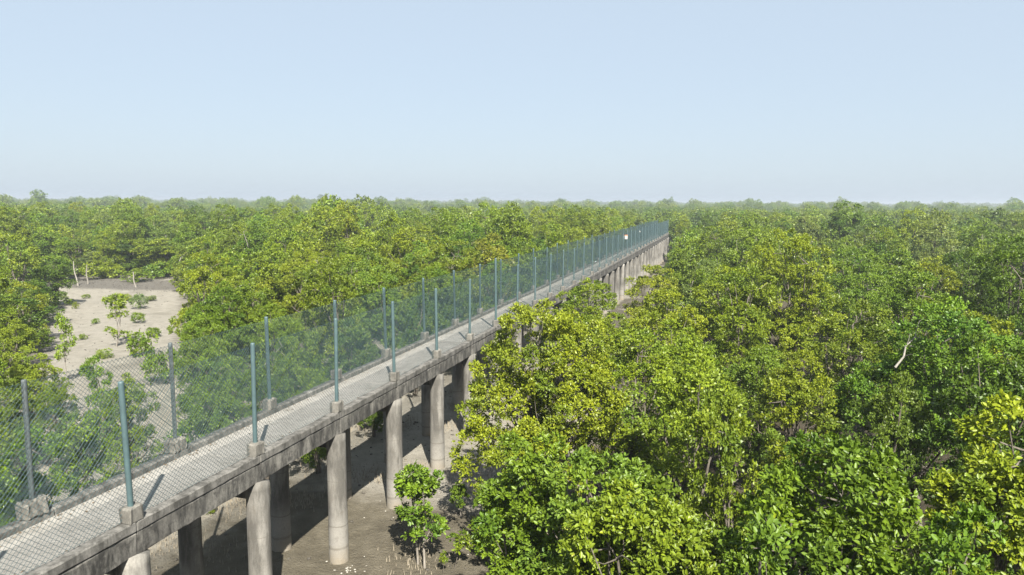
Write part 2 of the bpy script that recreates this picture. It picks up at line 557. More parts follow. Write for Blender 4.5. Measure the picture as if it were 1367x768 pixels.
def post_mesh(h, r=0.052, mat=M_POST):
    S = 12
    V = []; Q = []
    for z, rr in ((-0.06, r), (h * 0.5, r), (h - 0.02, r), (h + 0.006, r * 0.96), (h + 0.016, r * 0.7)):
        for k in range(S):
            an = 2 * math.pi * (k + 0.5) / S
            V.append((rr * math.cos(an), rr * math.sin(an), z))
    for i in range(4):
        for k in range(S):
            k2 = (k + 1) % S
            Q.append((i * S + k, i * S + k2, (i + 1) * S + k2, (i + 1) * S + k))
    c = len(V); V.append((0, 0, h + 0.018))
    T = [(4 * S + k, 4 * S + (k + 1) % S, c) for k in range(S)]
    me = np_mesh('fence_post', np.array(V), np.array(Q), np.array(T), [mat], smooth=True)
    return me
H_POST = 2.26
post_me = post_mesh(H_POST)
post_tall = post_mesh(2.85)
post_old = post_mesh(2.22, 0.047, M_POST_OLD)
panels = [wire_panel(SP - 0.08, -0.26, 2.2, seed=s) for s in range(3)]

def fence(name, x, label, tall, old, jit):
    root = empty(name, (x, Y0 + I0 * SP - (FAR_DY if x < -11 else 0.0), Z_PED))
    tag(root, label, 'fence', 'chain-link fences along the walkway')
    rf = random.Random(int(abs(x) * 10))
    for i in range(I0, I1 + 1):
        o = bpy.data.objects.new('fence_post', post_tall if i in tall else (post_old if i in old else post_me))
        o.location = (0, (i - I0) * SP, 0.0)
        o.rotation_euler = (rf.gauss(0, jit), rf.gauss(0, jit), rf.uniform(0, 6))
        if 8 <= i and i not in tall: o.scale = (0.9, 0.9, rf.uniform(0.97, 1.08))
        link(o, root)
        if i < I1:
            w = bpy.data.objects.new('wire_mesh', panels[rf.randrange(3)])
            w.location = (-0.045 if x > -11 else 0.045, (i - I0) * SP + 0.04, 0)
            link(w, root)
    return root
fence_near = fence('chain_link_fence', PX_N, 'teal chain-link fence on the near edge of the walkway, facing the mud', (6,), (), 0.011)
fence_far = fence('chain_link_fence', PX_F, 'teal chain-link fence on the far edge of the walkway, toward the sand flat', (), (0, 1), 0.013)

# small sign and lamp fixed to the near fence, far down the walkway
sg = empty('notice_board', (PX_N, 75.4, Z_PED + 1.55))
tag(sg, 'small white notice board with orange top strip on the distant fence', 'sign')
def small_box(name, sx, sy, sz, mat, loc, parent, bev=0.006):
    bm = bmesh.new(); bmesh.ops.create_cube(bm, size=1.0)
    for v in bm.verts: v.co = (v.co.x * sx, v.co.y * sy, v.co.z * sz)
    bmesh.ops.bevel(bm, geom=bm.edges[:], offset=bev, segments=2, affect='EDGES')
    me = bpy.data.meshes.new(name); bm.to_mesh(me); bm.free(); me.materials.append(mat)
    o = bpy.data.objects.new(name, me); o.location = loc
    return link(o, parent)
small_box('panel', 0.42, 0.03, 0.36, M_WHITE, (0.0, 0, 0.21), sg)
small_box('top_strip', 0.42, 0.036, 0.09, M_ORANGE, (0.0, 0, 0.438), sg)
small_box('bracket', 0.05, 0.05, 0.60, M_POST, (0.0, 0.045, 0.22), sg)
lm = empty('lamp', (PX_N, 88.1, Z_PED + 1.9))
tag(lm, 'tiny white lamp fixed high on the distant fence', 'lamp')
small_box('housing', 0.22, 0.2, 0.18, M_WHITE, (0, -0.12, 0), lm, 0.04)
small_box('arm', 0.04, 0.14, 0.04, M_POST, (0, -0.02, -0.04), lm)

# ------------------------------------------------------------------ trees
def unit(v):
    return v / (np.linalg.norm(v, axis=-1, keepdims=True) + 1e-9)

def tree_arrays(seed, H, R, leaf, clump_r, tips, per_tip, fold, base=0.30, nl=None, stems=2, fill=1.0, lobe_k=(0.36, 0.52)):
    rng = np.random.default_rng(seed)
    H = H - 0.75 * clump_r; R = max(R - 0.85 * clump_r, 0.45 * R)
    zlo = H * base
    nl = nl or max(4, int(6 + 3 * R))
    lobes = [(np.array([rng.normal(0, 0.12 * R), rng.normal(0, 0.12 * R), H - R * 0.42]), R * 0.44)]
    for k in range(nl):
        an = k * 2.39996 + rng.uniform(-0.5, 0.5)
        lr = R * rng.uniform(*lobe_k)
        rad = (R - lr) * rng.uniform(0.55, 1.08)
        t = rng.uniform(0, 1) ** 0.8
        z = zlo + lr * 0.7 + (H - lr * 1.25 - zlo - lr * 0.7) * t
        rad *= (1.0 - 0.45 * max(0, t - 0.45) / 0.55)
        lobes.append((np.array([rad * math.cos(an), rad * math.sin(an), z]), lr))
    # clumps on lobe surfaces
    CC = []; CD = []; CL = []
    for li, (c, r) in enumerate(lobes):
        n = max(8, int(fill * 7.0 * (r / clump_r) ** 2))
        d = unit(rng.normal(0, 1, (n, 3)) + np.array([0, 0, 0.25]))
        d = d[d[:, 2] > -0.62]
        p = c + d * r * rng.uniform(0.80, 1.06, (len(d), 1)) * np.array([1, 1, 0.9])
        pick = []                                       # keep clumps apart so that hollows show between them
        for a_ in range(len(p)):
            if all(((p[a_] - p[b_]) ** 2).sum() > (1.30 * clump_r) ** 2 for b_ in pick):
                pick.append(a_)
        p = p[pick]; d = d[pick]
        CC.append(p); CD.append(d); CL += [li] * len(d)
    CC = np.concatenate(CC); CD = np.concatenate(CD); CL = np.array(CL)
    keep = np.ones(len(CC), bool)
    for li, (c, r) in enumerate(lobes):
        ins = (np.linalg.norm((CC - c) / np.array([1, 1, 0.9]), axis=1) < r * 0.62) & (CL != li)
        keep &= ~ins
    keep &= CC[:, 2] > zlo * 0.7
    CC, CD, CL = CC[keep], CD[keep], CL[keep]
    nC = len(CC)
    # tips
    cid = np.repeat(np.arange(nC), tips)
    nT = len(cid)
    cr_size = clump_r * rng.uniform(0.7, 1.25, nC)
    tn = unit(rng.normal(0, 0.75, (nT, 3)) + 0.55 * CD[cid] + np.array([0, 0, 0.35]))
    tp = CC[cid] + tn * (cr_size[cid] * rng.uniform(0.40, 1.0, nT))[:, None] * np.array([1, 1, 0.8])
    # leaves
    tid = np.repeat(np.arange(nT), per_tip)
    nL = len(tid)
    lat = unit(np.cross(tn[tid], rng.normal(0, 1, (nL, 3))))
    al = rng.uniform(0.35, 1.35, nL)[:, None]
    d = unit(tn[tid] * np.cos(al) + lat * np.sin(al) + rng.normal(0, 0.12, (nL, 3)))
    L = leaf * rng.uniform(0.65, 1.2, nL)[:, None]
    Wd = L * rng.uniform(0.44, 0.62, nL)[:, None]
    upv = unit(np.array([0, 0, 0.45]) + 0.9 * unit(tp - CC[cid] * np.array([1, 1, 1]))[tid] + rng.normal(0, 0.4, (nL, 3)))
    wv = unit(np.cross(d, upv))
    nv = unit(np.cross(wv, d))
    p0 = tp[tid] + d * leaf * 0.12 + rng.normal(0, leaf * 0.25, (nL, 3))
    if fold:
        sag = -nv * L * rng.uniform(0.0, 0.16, nL)[:, None]
        f = nv * Wd * 0.16
        v = np.stack([p0,
                      p0 + d * L * 0.38 + wv * Wd * 0.5 + f,
                      p0 + d * L * 0.78 + wv * Wd * 0.36 + f + sag * 0.6,
                      p0 + d * L + sag,
                      p0 + d * L * 0.78 - wv * Wd * 0.36 + f + sag * 0.6,
                      p0 + d * L * 0.38 - wv * Wd * 0.5 + f], 1).reshape(-1, 3)
        b = np.arange(nL)[:, None] * 6
        q = np.concatenate([b + np.array([[0, 1, 2, 3]]), b + np.array([[0, 3, 4, 5]])], 1).reshape(-1, 4)
        rep = 2
    else:
        f = nv * Wd * rng.uniform(-0.15, 0.2, nL)[:, None]
        v = np.stack([p0, p0 + d * L * 0.5 + wv * Wd * 0.5 + f, p0 + d * L, p0 + d * L * 0.5 - wv * Wd * 0.5 + f], 1).reshape(-1, 3)
        b = np.arange(nL)[:, None] * 4
        q = (b + np.array([[0, 1, 2, 3]])).reshape(-1, 4)
        rep = 1
    lr_ = np.repeat(rng.random(nL), rep)
    crn = np.clip(rng.normal(0.5, 0.22, nC), 0, 1)
    cr_ = np.repeat(crn[cid][tid], rep)
    # wood
    B = Bag()
    bases = [np.array([rng.normal(0, 0.12), rng.normal(0, 0.12), -0.15]) for _ in range(stems)]
    forks = []
    for s in range(stems):
        an = rng.uniform(0, 6.28) + s * 6.28 / stems
        top = np.array([math.cos(an) * R * 0.22, math.sin(an) * R * 0.22, zlo + (H - zlo) * rng.uniform(0.3, 0.5)])
        mid = bases[s] * 0.5 + top * 0.5 + rng.normal(0, 0.10 * R, 3) * np.array([1, 1, 0.3])
        t = np.linspace(0, 1, 7)[:, None]
        path = (1 - t) ** 2 * bases[s] + 2 * t * (1 - t) * mid + t ** 2 * top
        r0 = ((0.016 * H + 0.02) if H > 4 else 0.0105 * H) * (1.0 if stems < 3 else 0.8)
        B.add(*tube(path, np.linspace(r0 * 1.25, r0 * 0.55, 7), 7))
        forks.append((path, r0))
    lobe_nodes = []
    for li, (c, r) in enumerate(lobes):
        s = int(np.argmin([np.linalg.norm((pt[-1] - c)[:2]) for pt, _ in forks]))
        path, r0 = forks[s]
        k = rng.integers(3, 7)
        st = path[min(k, 6)]
        if st[2] > c[2] + 0.2: st = path[3]
        mid = st * 0.5 + c * 0.5 + rng.normal(0, 0.08 * R, 3)
        t = np.linspace(0, 1, 5)[:, None]
        pth = (1 - t) ** 2 * st + 2 * t * (1 - t) * mid + t ** 2 * c
        B.add(*tube(pth, np.linspace(r0 * 0.46, r0 * 0.18, 5), 5))
        lobe_nodes.append((pth, r0))
    step = 1 if fold else 2
    for ci in range(0, nC, step):
        pth, r0 = lobe_nodes[CL[ci]]
        st = pth[rng.integers(2, 5)]
        e = CC[ci]
        mid = st * 0.5 + e * 0.5 + rng.normal(0, 0.06, 3)
        B.add(*tube(np.stack([st, mid, e]), [r0 * 0.17, r0 * 0.12, r0 * 0.05], 3))
    wv_, wq_ = B.arrays()
    return v, q, lr_, cr_, wv_, wq_

def tree_meshes(name, **kw):
    v, q, l, c, wv_, wq_ = tree_arrays(**kw)
    return (np_mesh(name + '_crown', v, q, mats=[M_LEAF], fattr={'lr': l, 'cr': c}),
            np_mesh(name + '_wood', wv_, wq_, mats=[M_BARK], smooth=True), kw['H'], kw['R'])

HUES = {
    'yellow-green': (0.158, 0.202, 0.016), 'fresh green': (0.118, 0.180, 0.017), 'dark green': (0.084, 0.130, 0.016),
    'olive': (0.134, 0.178, 0.017), 'pale grey-green': (0.138, 0.178, 0.045), 'rusty olive': (0.165, 0.165, 0.016),
}

def place_tree(kind_name, meshes, x, y, h, r, hue, rz, label, cat, group, trunk_name='trunk', crown_name='crown', jit=None):
    crown, wood, H, R = meshes
    root = empty(kind_name, (x, y, float(ground_z(x, y))), rz)
    s = r / R
    kk = random.Random(int(abs(x * 57 + y * 131)))
    ov = kk.uniform(0.9, 1.12)
    root.scale = (s * ov, s / ov, h / H)
    root.rotation_euler = (kk.gauss(0, 0.035), kk.gauss(0, 0.035), rz)
    tag(root, label, cat, group)
    t = link(bpy.data.objects.new(trunk_name, wood), root)
    c = link(bpy.data.objects.new(crown_name, crown), root)
    k = random.Random(int(abs(x * 91 + y * 17)))
    f = k.uniform(0.9, 1.12); gshift = k.uniform(0.93, 1.07)
    col = HUES[hue]
    c.color = (col[0] * f * gshift, col[1] * f, col[2] * f * k.uniform(0.8, 1.2), 1)
    return root

# x, y, height, crown radius, colour, label, group
TREES = [
    (-5.2, 20.2, 7.3, 3.15, 0, 'broad yellow-green mangrove leaning against the near side of the walkway', 'near canopy trees right of the walkway'),
    (1.6, 9.6, 7.0, 1.89, 1, 'fresh green large-leaved mangrove dome at the bottom right, closest big crown', 'trees close below the camera'),
    (-0.9, 10.2, 6.0, 1.86, 0, 'yellow-green large-leaved mangrove at the bottom edge, right of the mud', 'trees close below the camera'),
    (5.7, 22.4, 7.4, 2.84, 1, 'broad fresh green mangrove in the near canopy toward the right edge', 'near canopy trees right of the walkway'),
    (-2.1, 11.9, 5.9, 1.76, 1, 'dense fresh green mangrove between mud-edge tree and bottom-centre yellow-green tree', 'trees close below the camera'),
    (-0.6, 17.7, 6.4, 2.03, 0, 'yellow-green mangrove tree in near canopy right of walkway, second from left', 'near canopy trees right of the walkway'),
    (4.6, 11.7, 7.3, 1.73, 0, 'yellow-green mangrove tree close below, right of walkway, rightmost', 'trees close below the camera'),
    (0.4, 15.9, 6.0, 1.22, 3, 'olive mangrove tree in near canopy right of walkway, second from left', 'near canopy trees right of the walkway'),
    (-3.5, 12.7, 6.1, 1.22, 1, 'fresh green mangrove at the mud edge, tallest beside the saplings', 'trees close below the camera'),
    (2.6, 8.6, 6.6, 1.25, 1, 'fresh green mangrove tree close below, right of walkway, rightmost', 'trees close below the camera'),
    (6.0, 17.7, 7.1, 1.88, 2, 'dark green mangrove tree in near canopy right of walkway, rightmost', 'near canopy trees right of the walkway'),
    (2.2, 21.7, 5.7, 1.94, 3, 'olive mangrove tree in near canopy right of walkway, third from left', 'near canopy trees right of the walkway'),
    (1.0, 31.5, 7.4, 2.68, 3, 'broad olive mangrove tree in middle canopy right of walkway', 'middle canopy trees right of the walkway'),
    (3.9, 18.5, 6.0, 1.34, 2, 'dark green mangrove tree in near canopy right of walkway, leftmost', 'near canopy trees right of the walkway'),
    (-15.1, 20.6, 4.6, 1.29, 2, 'low dark green mangrove tree just behind the left fence, leftmost', 'trees just behind the left fence'),
    (3.4, 36.6, 8.9, 2.86, 0, 'tall pointed yellow-green mangrove standing above the middle canopy right of walkway', 'middle canopy trees right of the walkway'),
    (-17.6, 15.5, 4.0, 1.40, 1, 'low fresh green mangrove tree just behind the left fence, third from left', 'trees just behind the left fence'),
    (0.7, 8.4, 6.5, 0.86, 1, 'fresh green mangrove tree close below, right of walkway, third from left', 'trees close below the camera'),
    (-18.2, 30.8, 7.5, 2.28, 3, 'olive mangrove tree in the belt behind the left fence, leftmost', 'trees in the belt behind the left fence'),
    (11.1, 32.8, 8.8, 2.53, 2, 'tall dark green mangrove tree in middle canopy right of walkway', 'middle canopy trees right of the walkway'),
    (-14.2, 9.3, 5.5, 1.97, 1, 'fresh green mangrove tree just behind the left fence, leftmost', 'trees just behind the left fence'),
    (-17.7, 21.9, 4.6, 1.81, 1, 'low fresh green mangrove tree just behind the left fence, sixth from left', 'trees just behind the left fence'),
    (4.3, 27.2, 6.9, 2.37, 3, 'olive mangrove tree in near canopy right of walkway, rightmost', 'near canopy trees right of the walkway'),
    (-15.0, 32.8, 5.4, 1.52, 2, 'low dark green mangrove tree in the belt behind the left fence', 'trees in the belt behind the left fence'),
    (-18.3, 14.2, 3.7, 1.54, 1, 'low fresh green mangrove tree just behind the left fence, second from left', 'trees just behind the left fence'),
    (-16.3, 24.0, 5.2, 1.92, 1, 'low fresh green mangrove tree just behind the left fence, eighth from left', 'trees just behind the left fence'),
    (-18.8, 18.4, 4.1, 1.11, 1, 'low fresh green mangrove tree just behind the left fence, fifth from left', 'trees just behind the left fence'),
    (-1.9, 29.5, 6.7, 2.29, 0, 'yellow-green mangrove tree in middle canopy right of walkway, second from left', 'middle canopy trees right of the walkway'),
    (-15.6, 37.0, 6.5, 2.32, 1, 'fresh green mangrove tree in the belt behind the left fence, second from left', 'trees in the belt behind the left fence'),
    (-14.0, 26.6, 4.1, 1.11, 2, 'low dark green mangrove tree just behind the left fence, rightmost', 'trees just behind the left fence'),
    (-13.9, 21.9, 4.0, 0.94, 1, 'low fresh green mangrove tree just behind the left fence, rightmost', 'trees just behind the left fence'),
    (-27.9, 33.0, 7.2, 2.19, 0, 'yellow-green mangrove tree beside the sandy clearing', 'trees beside the sandy clearing'),
    (-24.1, 30.1, 5.9, 2.46, 1, 'broad fresh green mangrove tree in the belt behind the left fence, leftmost', 'trees in the belt behind the left fence'),
    (7.2, 31.5, 7.5, 2.32, 1, 'fresh green mangrove tree in middle canopy right of walkway, rightmost', 'middle canopy trees right of the walkway'),
    (-15.9, 27.2, 5.1, 1.79, 2, 'low dark green mangrove tree just behind the left fence, second from left', 'trees just behind the left fence'),
    (-17.3, 42.9, 7.6, 2.91, 0, 'broad yellow-green mangrove tree in the belt behind the left fence, rightmost', 'trees in the belt behind the left fence'),
    (-2.1, 21.5, 6.5, 2.26, 3, 'olive mangrove tree in near canopy right of walkway, leftmost', 'near canopy trees right of the walkway'),
    (-35.2, 58.8, 9.6, 3.82, 0, 'tall yellow-green tree reaching the skyline above the left fence belt', 'forest trees farther back beyond the left fence'),
    (-21.2, 24.8, 4.8, 1.51, 3, 'low olive mangrove tree just behind the left fence, rightmost', 'trees just behind the left fence'),
    (-24.8, 19.1, 3.6, 1.37, 3, 'low olive mangrove tree just behind the left fence, leftmost', 'trees just behind the left fence'),
    (-6.0, 34.5, 6.3, 2.76, 0, 'broad yellow-green mangrove tree in middle canopy right of walkway, leftmost', 'middle canopy trees right of the walkway'),
    (-22.9, 21.3, 4.2, 1.01, 1, 'low fresh green mangrove tree just behind the left fence, fourth from left', 'trees just behind the left fence'),
    (-55.9, 44.5, 7.5, 2.23, 3, 'olive mangrove tree beside the sandy clearing', 'trees beside the sandy clearing'),
    (4.5, 14.5, 6.1, 1.16, 2, 'dark green mangrove tree close below, right of walkway', 'trees close below the camera'),
    (-29.0, 23.2, 3.6, 1.39, 0, 'low yellow-green mangrove tree just behind the left fence, rightmost', 'trees just behind the left fence'),
    (14.7, 96.9, 10.4, 5.09, 2, 'tall dark green round-topped tree on the skyline right of the walkway', 'trees toward the right-hand skyline'),
    (-19.8, 27.9, 5.3, 1.73, 1, 'low fresh green mangrove tree just behind the left fence, seventh from left', 'trees just behind the left fence'),
    (-16.8, 11.2, 6.4, 1.87, 3, 'olive mangrove tree just behind the left fence', 'trees just behind the left fence'),
    (-15.4, 52.9, 7.4, 2.46, 0, 'yellow-green mangrove tree farther back beyond the left fence, second from left', 'forest trees farther back beyond the left fence'),
    (-23.3, 43.2, 7.5, 3.03, 0, 'broad yellow-green mangrove tree in the belt behind the left fence, second from left', 'trees in the belt behind the left fence'),
    (-4.3, 44.5, 6.3, 2.20, 0, 'yellow-green mangrove tree in middle canopy right of walkway, leftmost', 'middle canopy trees right of the walkway'),
    (-14.5, 44.6, 6.3, 2.23, 1, 'fresh green mangrove tree in the belt behind the left fence, rightmost', 'trees in the belt behind the left fence'),
    (-19.0, 63.7, 10.0, 2.95, 0, 'tall yellow-green mangrove tree farther back beyond the left fence, sixth from left', 'forest trees farther back beyond the left fence'),
    (-15.8, 47.6, 7.8, 2.50, 5, 'rusty olive mangrove tree farther back beyond the left fence', 'forest trees farther back beyond the left fence'),
    (-30.1, 41.1, 6.8, 2.78, 0, 'broad yellow-green mangrove tree farther back beyond the left fence, second from left', 'forest trees farther back beyond the left fence'),
    (-80.6, 68.1, 6.8, 3.71, 1, 'broad fresh green mangrove tree beyond the sandy clearing, second from left', 'forest trees beyond the sandy clearing'),
    (-18.6, 37.1, 6.4, 2.48, 1, 'broad fresh green mangrove tree in the belt behind the left fence, rightmost', 'trees in the belt behind the left fence'),
    (-23.5, 50.6, 8.2, 3.76, 0, 'tall yellow-green mangrove tree farther back beyond the left fence, fourth from left', 'forest trees farther back beyond the left fence'),
    (-41.9, 57.1, 8.2, 3.03, 1, 'tall fresh green mangrove tree farther back beyond the left fence, leftmost', 'forest trees farther back beyond the left fence'),
    (19.9, 79.3, 8.6, 3.32, 4, 'tall pale grey-green mangrove tree farther out right of walkway', 'forest trees well out right of the walkway'),
    (8.4, 47.6, 7.6, 2.18, 1, 'fresh green mangrove tree in middle canopy right of walkway, leftmost', 'middle canopy trees right of the walkway'),
    (-24.0, 27.9, 4.6, 1.97, 1, 'low fresh green mangrove tree beside the sandy clearing', 'trees beside the sandy clearing'),
    (1.5, 58.9, 8.1, 2.93, 0, 'tall yellow-green mangrove tree farther out right of walkway', 'forest trees well out right of the walkway'),
    (-38.2, 28.1, 7.5, 2.07, 1, 'fresh green mangrove tree beside the sandy clearing', 'trees beside the sandy clearing'),
    (-2.1, 51.5, 7.0, 3.16, 3, 'broad olive mangrove tree farther out right of walkway', 'forest trees well out right of the walkway'),
    (-32.4, 25.3, 4.3, 1.43, 0, 'low yellow-green mangrove tree just behind the left fence, leftmost', 'trees just behind the left fence'),
    (-23.3, 19.6, 3.5, 0.96, 3, 'low olive mangrove tree just behind the left fence, second from left', 'trees just behind the left fence'),
    (1.4, 25.9, 5.2, 1.62, 1, 'low fresh green mangrove tree in near canopy right of walkway', 'near canopy trees right of the walkway'),
    (-70.6, 76.1, 5.0, 4.41, 0, 'low yellow-green mangrove tree beyond the sandy clearing', 'forest trees beyond the sandy clearing'),
    (-21.9, 62.8, 10.1, 2.61, 0, 'tall yellow-green mangrove tree farther back beyond the left fence, fifth from left', 'forest trees farther back beyond the left fence'),
    (-58.9, 74.7, 9.6, 3.38, 3, 'tall olive mangrove tree toward the skyline left of walkway, leftmost', 'trees toward the left-hand skyline'),
    (-15.7, 60.1, 6.9, 2.61, 2, 'broad dark green mangrove tree farther back beyond the left fence', 'forest trees farther back beyond the left fence'),
    (-1.4, 26.2, 5.8, 1.97, 0, 'yellow-green mangrove tree in near canopy right of walkway, leftmost', 'near canopy trees right of the walkway'),
    (-44.4, 34.4, 4.0, 2.66, 2, 'low dark green mangrove tree beside the sandy clearing, leftmost', 'trees beside the sandy clearing'),
    (-75.6, 71.7, 6.2, 1.79, 0, 'yellow-green mangrove tree beyond the sandy clearing, third from left', 'forest trees beyond the sandy clearing'),
    (-14.1, 63.2, 6.5, 1.91, 0, 'yellow-green mangrove tree farther back beyond the left fence, rightmost', 'forest trees farther back beyond the left fence'),
    (-77.5, 76.5, 7.4, 3.50, 0, 'broad yellow-green mangrove tree beyond the sandy clearing', 'forest trees beyond the sandy clearing'),
    (-59.7, 50.9, 4.5, 2.43, 2, 'low dark green mangrove tree beyond the sandy clearing, leftmost', 'forest trees beyond the sandy clearing'),
    (-14.6, 87.9, 8.5, 2.47, 0, 'tall yellow-green mangrove tree toward the skyline left of walkway, ninth from left', 'trees toward the left-hand skyline'),
    (14.1, 73.3, 8.1, 3.13, 3, 'tall olive mangrove tree farther out right of walkway, third from left', 'forest trees well out right of the walkway'),
    (-0.0, 38.5, 6.9, 2.92, 0, 'broad yellow-green mangrove tree in middle canopy right of walkway, rightmost', 'middle canopy trees right of the walkway'),
    (-22.9, 31.6, 6.0, 2.14, 0, 'yellow-green mangrove tree in the belt behind the left fence, second from left', 'trees in the belt behind the left fence'),
    (-26.3, 40.3, 6.9, 2.03, 0, 'yellow-green mangrove tree in the belt behind the left fence, rightmost', 'trees in the belt behind the left fence'),
    (-27.3, 55.2, 9.2, 2.52, 0, 'tall yellow-green mangrove tree farther back beyond the left fence, third from left', 'forest trees farther back beyond the left fence'),
    (-21.4, 58.4, 8.5, 2.41, 1, 'tall fresh green mangrove tree farther back beyond the left fence, rightmost', 'forest trees farther back beyond the left fence'),
    (8.4, 26.8, 6.6, 2.13, 0, 'yellow-green mangrove tree in near canopy right of walkway, rightmost', 'near canopy trees right of the walkway'),
    (-16.5, 83.5, 9.2, 2.86, 0, 'tall yellow-green mangrove tree toward the skyline left of walkway, seventh from left', 'trees toward the left-hand skyline'),
    (-47.5, 56.2, 7.0, 2.24, 0, 'yellow-green mangrove tree beyond the sandy clearing, rightmost', 'forest trees beyond the sandy clearing'),
    (21.9, 97.8, 9.6, 3.39, 0, 'tall yellow-green mangrove tree toward the skyline right of walkway, second from left', 'trees toward the right-hand skyline'),
    (-15.6, 77.0, 7.4, 3.08, 0, 'broad yellow-green mangrove tree farther back beyond the left fence, rightmost', 'forest trees farther back beyond the left fence'),
    (10.5, 42.7, 7.1, 2.40, 0, 'yellow-green mangrove tree in middle canopy right of walkway, rightmost', 'middle canopy trees right of the walkway'),
    (-28.4, 43.8, 7.4, 3.03, 0, 'broad yellow-green mangrove tree farther back beyond the left fence, third from left', 'forest trees farther back beyond the left fence'),
    (21.9, 69.4, 8.3, 3.47, 2, 'tall dark green mangrove tree farther out right of walkway, rightmost', 'forest trees well out right of the walkway'),
    (-60.1, 69.0, 7.5, 2.70, 1, 'broad fresh green mangrove tree beyond the sandy clearing, rightmost', 'forest trees beyond the sandy clearing'),
    (-52.0, 42.6, 3.8, 2.36, 2, 'low dark green mangrove tree beside the sandy clearing, rightmost', 'trees beside the sandy clearing'),
    (-0.5, 66.9, 8.2, 3.03, 3, 'tall olive mangrove tree farther out right of walkway, leftmost', 'forest trees well out right of the walkway'),
    (-80.3, 81.5, 9.4, 3.16, 1, 'tall fresh green mangrove tree beyond the sandy clearing, rightmost', 'forest trees beyond the sandy clearing'),
    (-16.0, 66.5, 8.1, 2.86, 0, 'tall yellow-green mangrove tree farther back beyond the left fence, rightmost', 'forest trees farther back beyond the left fence'),
    (-79.3, 74.3, 3.2, 3.96, 4, 'low pale grey-green mangrove tree beyond the sandy clearing', 'forest trees beyond the sandy clearing'),
    (9.6, 92.1, 8.8, 2.81, 4, 'tall pale grey-green mangrove tree toward the skyline right of walkway', 'trees toward the right-hand skyline'),
    (13.7, 47.9, 7.5, 2.87, 2, 'broad dark green mangrove tree in middle canopy right of walkway', 'middle canopy trees right of the walkway'),
    (-24.2, 62.0, 9.0, 3.13, 1, 'tall fresh green mangrove tree farther back beyond the left fence, second from left', 'forest trees farther back beyond the left fence'),
    (-32.5, 47.7, 7.8, 2.43, 0, 'yellow-green mangrove tree farther back beyond the left fence, leftmost', 'forest trees farther back beyond the left fence'),
    (7.5, 40.5, 6.6, 2.34, 1, 'fresh green mangrove tree in middle canopy right of walkway, second from left', 'middle canopy trees right of the walkway'),
    (-77.3, 60.3, 9.1, 2.75, 3, 'tall olive mangrove tree beyond the sandy clearing, leftmost', 'forest trees beyond the sandy clearing'),
    (2.7, 78.8, 8.9, 3.01, 1, 'tall fresh green mangrove tree farther out right of walkway', 'forest trees well out right of the walkway'),
    (-15.1, 123.0, 8.9, 3.13, 4, 'tall pale grey-green mangrove tree toward the skyline left of walkway', 'trees toward the left-hand skyline'),
    (-2.8, 111.8, 8.9, 2.75, 2, 'tall dark green mangrove tree toward the skyline right of walkway, leftmost', 'trees toward the right-hand skyline'),
    (-14.1, 70.9, 5.9, 1.62, 3, 'olive mangrove tree farther back beyond the left fence, rightmost', 'forest trees farther back beyond the left fence'),
    (10.4, 51.1, 7.2, 2.91, 1, 'broad fresh green mangrove tree in middle canopy right of walkway', 'middle canopy trees right of the walkway'),
    (-73.0, 80.9, 7.0, 4.90, 4, 'broad pale grey-green mangrove tree beyond the sandy clearing', 'forest trees beyond the sandy clearing'),
    (-26.9, 65.8, 9.6, 2.66, 3, 'tall olive mangrove tree farther back beyond the left fence', 'forest trees farther back beyond the left fence'),
    (-23.3, 90.8, 9.6, 2.91, 0, 'tall yellow-green mangrove tree toward the skyline left of walkway, fifth from left', 'trees toward the left-hand skyline'),
    (-27.5, 19.1, 7.0, 1.91, 1, 'fresh green mangrove tree just behind the left fence, rightmost', 'trees just behind the left fence'),
    (-46.7, 37.2, 4.5, 1.59, 0, 'low yellow-green mangrove tree beside the sandy clearing', 'trees beside the sandy clearing'),
    (-37.9, 66.5, 10.0, 3.12, 0, 'tall yellow-green mangrove tree farther back beyond the left fence, second from left', 'forest trees farther back beyond the left fence'),
    (-53.8, 78.7, 8.9, 2.85, 3, 'tall olive mangrove tree toward the skyline left of walkway, third from left', 'trees toward the left-hand skyline'),
    (-14.4, 103.1, 7.1, 2.30, 0, 'yellow-green mangrove tree toward the skyline left of walkway', 'trees toward the left-hand skyline'),
    (-14.3, 37.2, 5.7, 2.11, 2, 'broad dark green mangrove tree in the belt behind the left fence', 'trees in the belt behind the left fence'),
    (-88.5, 70.2, 9.1, 3.87, 1, 'tall fresh green mangrove tree beyond the sandy clearing, leftmost', 'forest trees beyond the sandy clearing'),
    (-64.7, 91.1, 9.6, 2.89, 0, 'tall yellow-green mangrove tree toward the skyline left of walkway, leftmost', 'trees toward the left-hand skyline'),
    (-76.4, 76.4, 4.5, 3.50, 2, 'low dark green mangrove tree beyond the sandy clearing, rightmost', 'forest trees beyond the sandy clearing'),
    (38.3, 114.1, 9.0, 3.13, 3, 'tall olive mangrove tree toward the skyline right of walkway, rightmost', 'trees toward the right-hand skyline'),
    (17.7, 71.8, 6.6, 1.81, 4, 'pale grey-green mangrove tree farther out right of walkway, leftmost', 'forest trees well out right of the walkway'),
    (-0.9, 43.3, 6.8, 2.17, 4, 'pale grey-green mangrove tree in middle canopy right of walkway', 'middle canopy trees right of the walkway'),
    (13.6, 66.5, 7.2, 2.18, 3, 'olive mangrove tree farther out right of walkway, rightmost', 'forest trees well out right of the walkway'),
    (-14.8, 113.6, 8.0, 2.24, 0, 'tall yellow-green mangrove tree toward the skyline left of walkway, eleventh from left', 'trees toward the left-hand skyline'),
    (-117.4, 99.0, 9.6, 3.41, 3, 'tall olive mangrove tree beyond the sandy clearing, second from left', 'forest trees beyond the sandy clearing'),
    (-63.8, 73.3, 8.4, 2.39, 3, 'tall olive mangrove tree beyond the sandy clearing, rightmost', 'forest trees beyond the sandy clearing'),
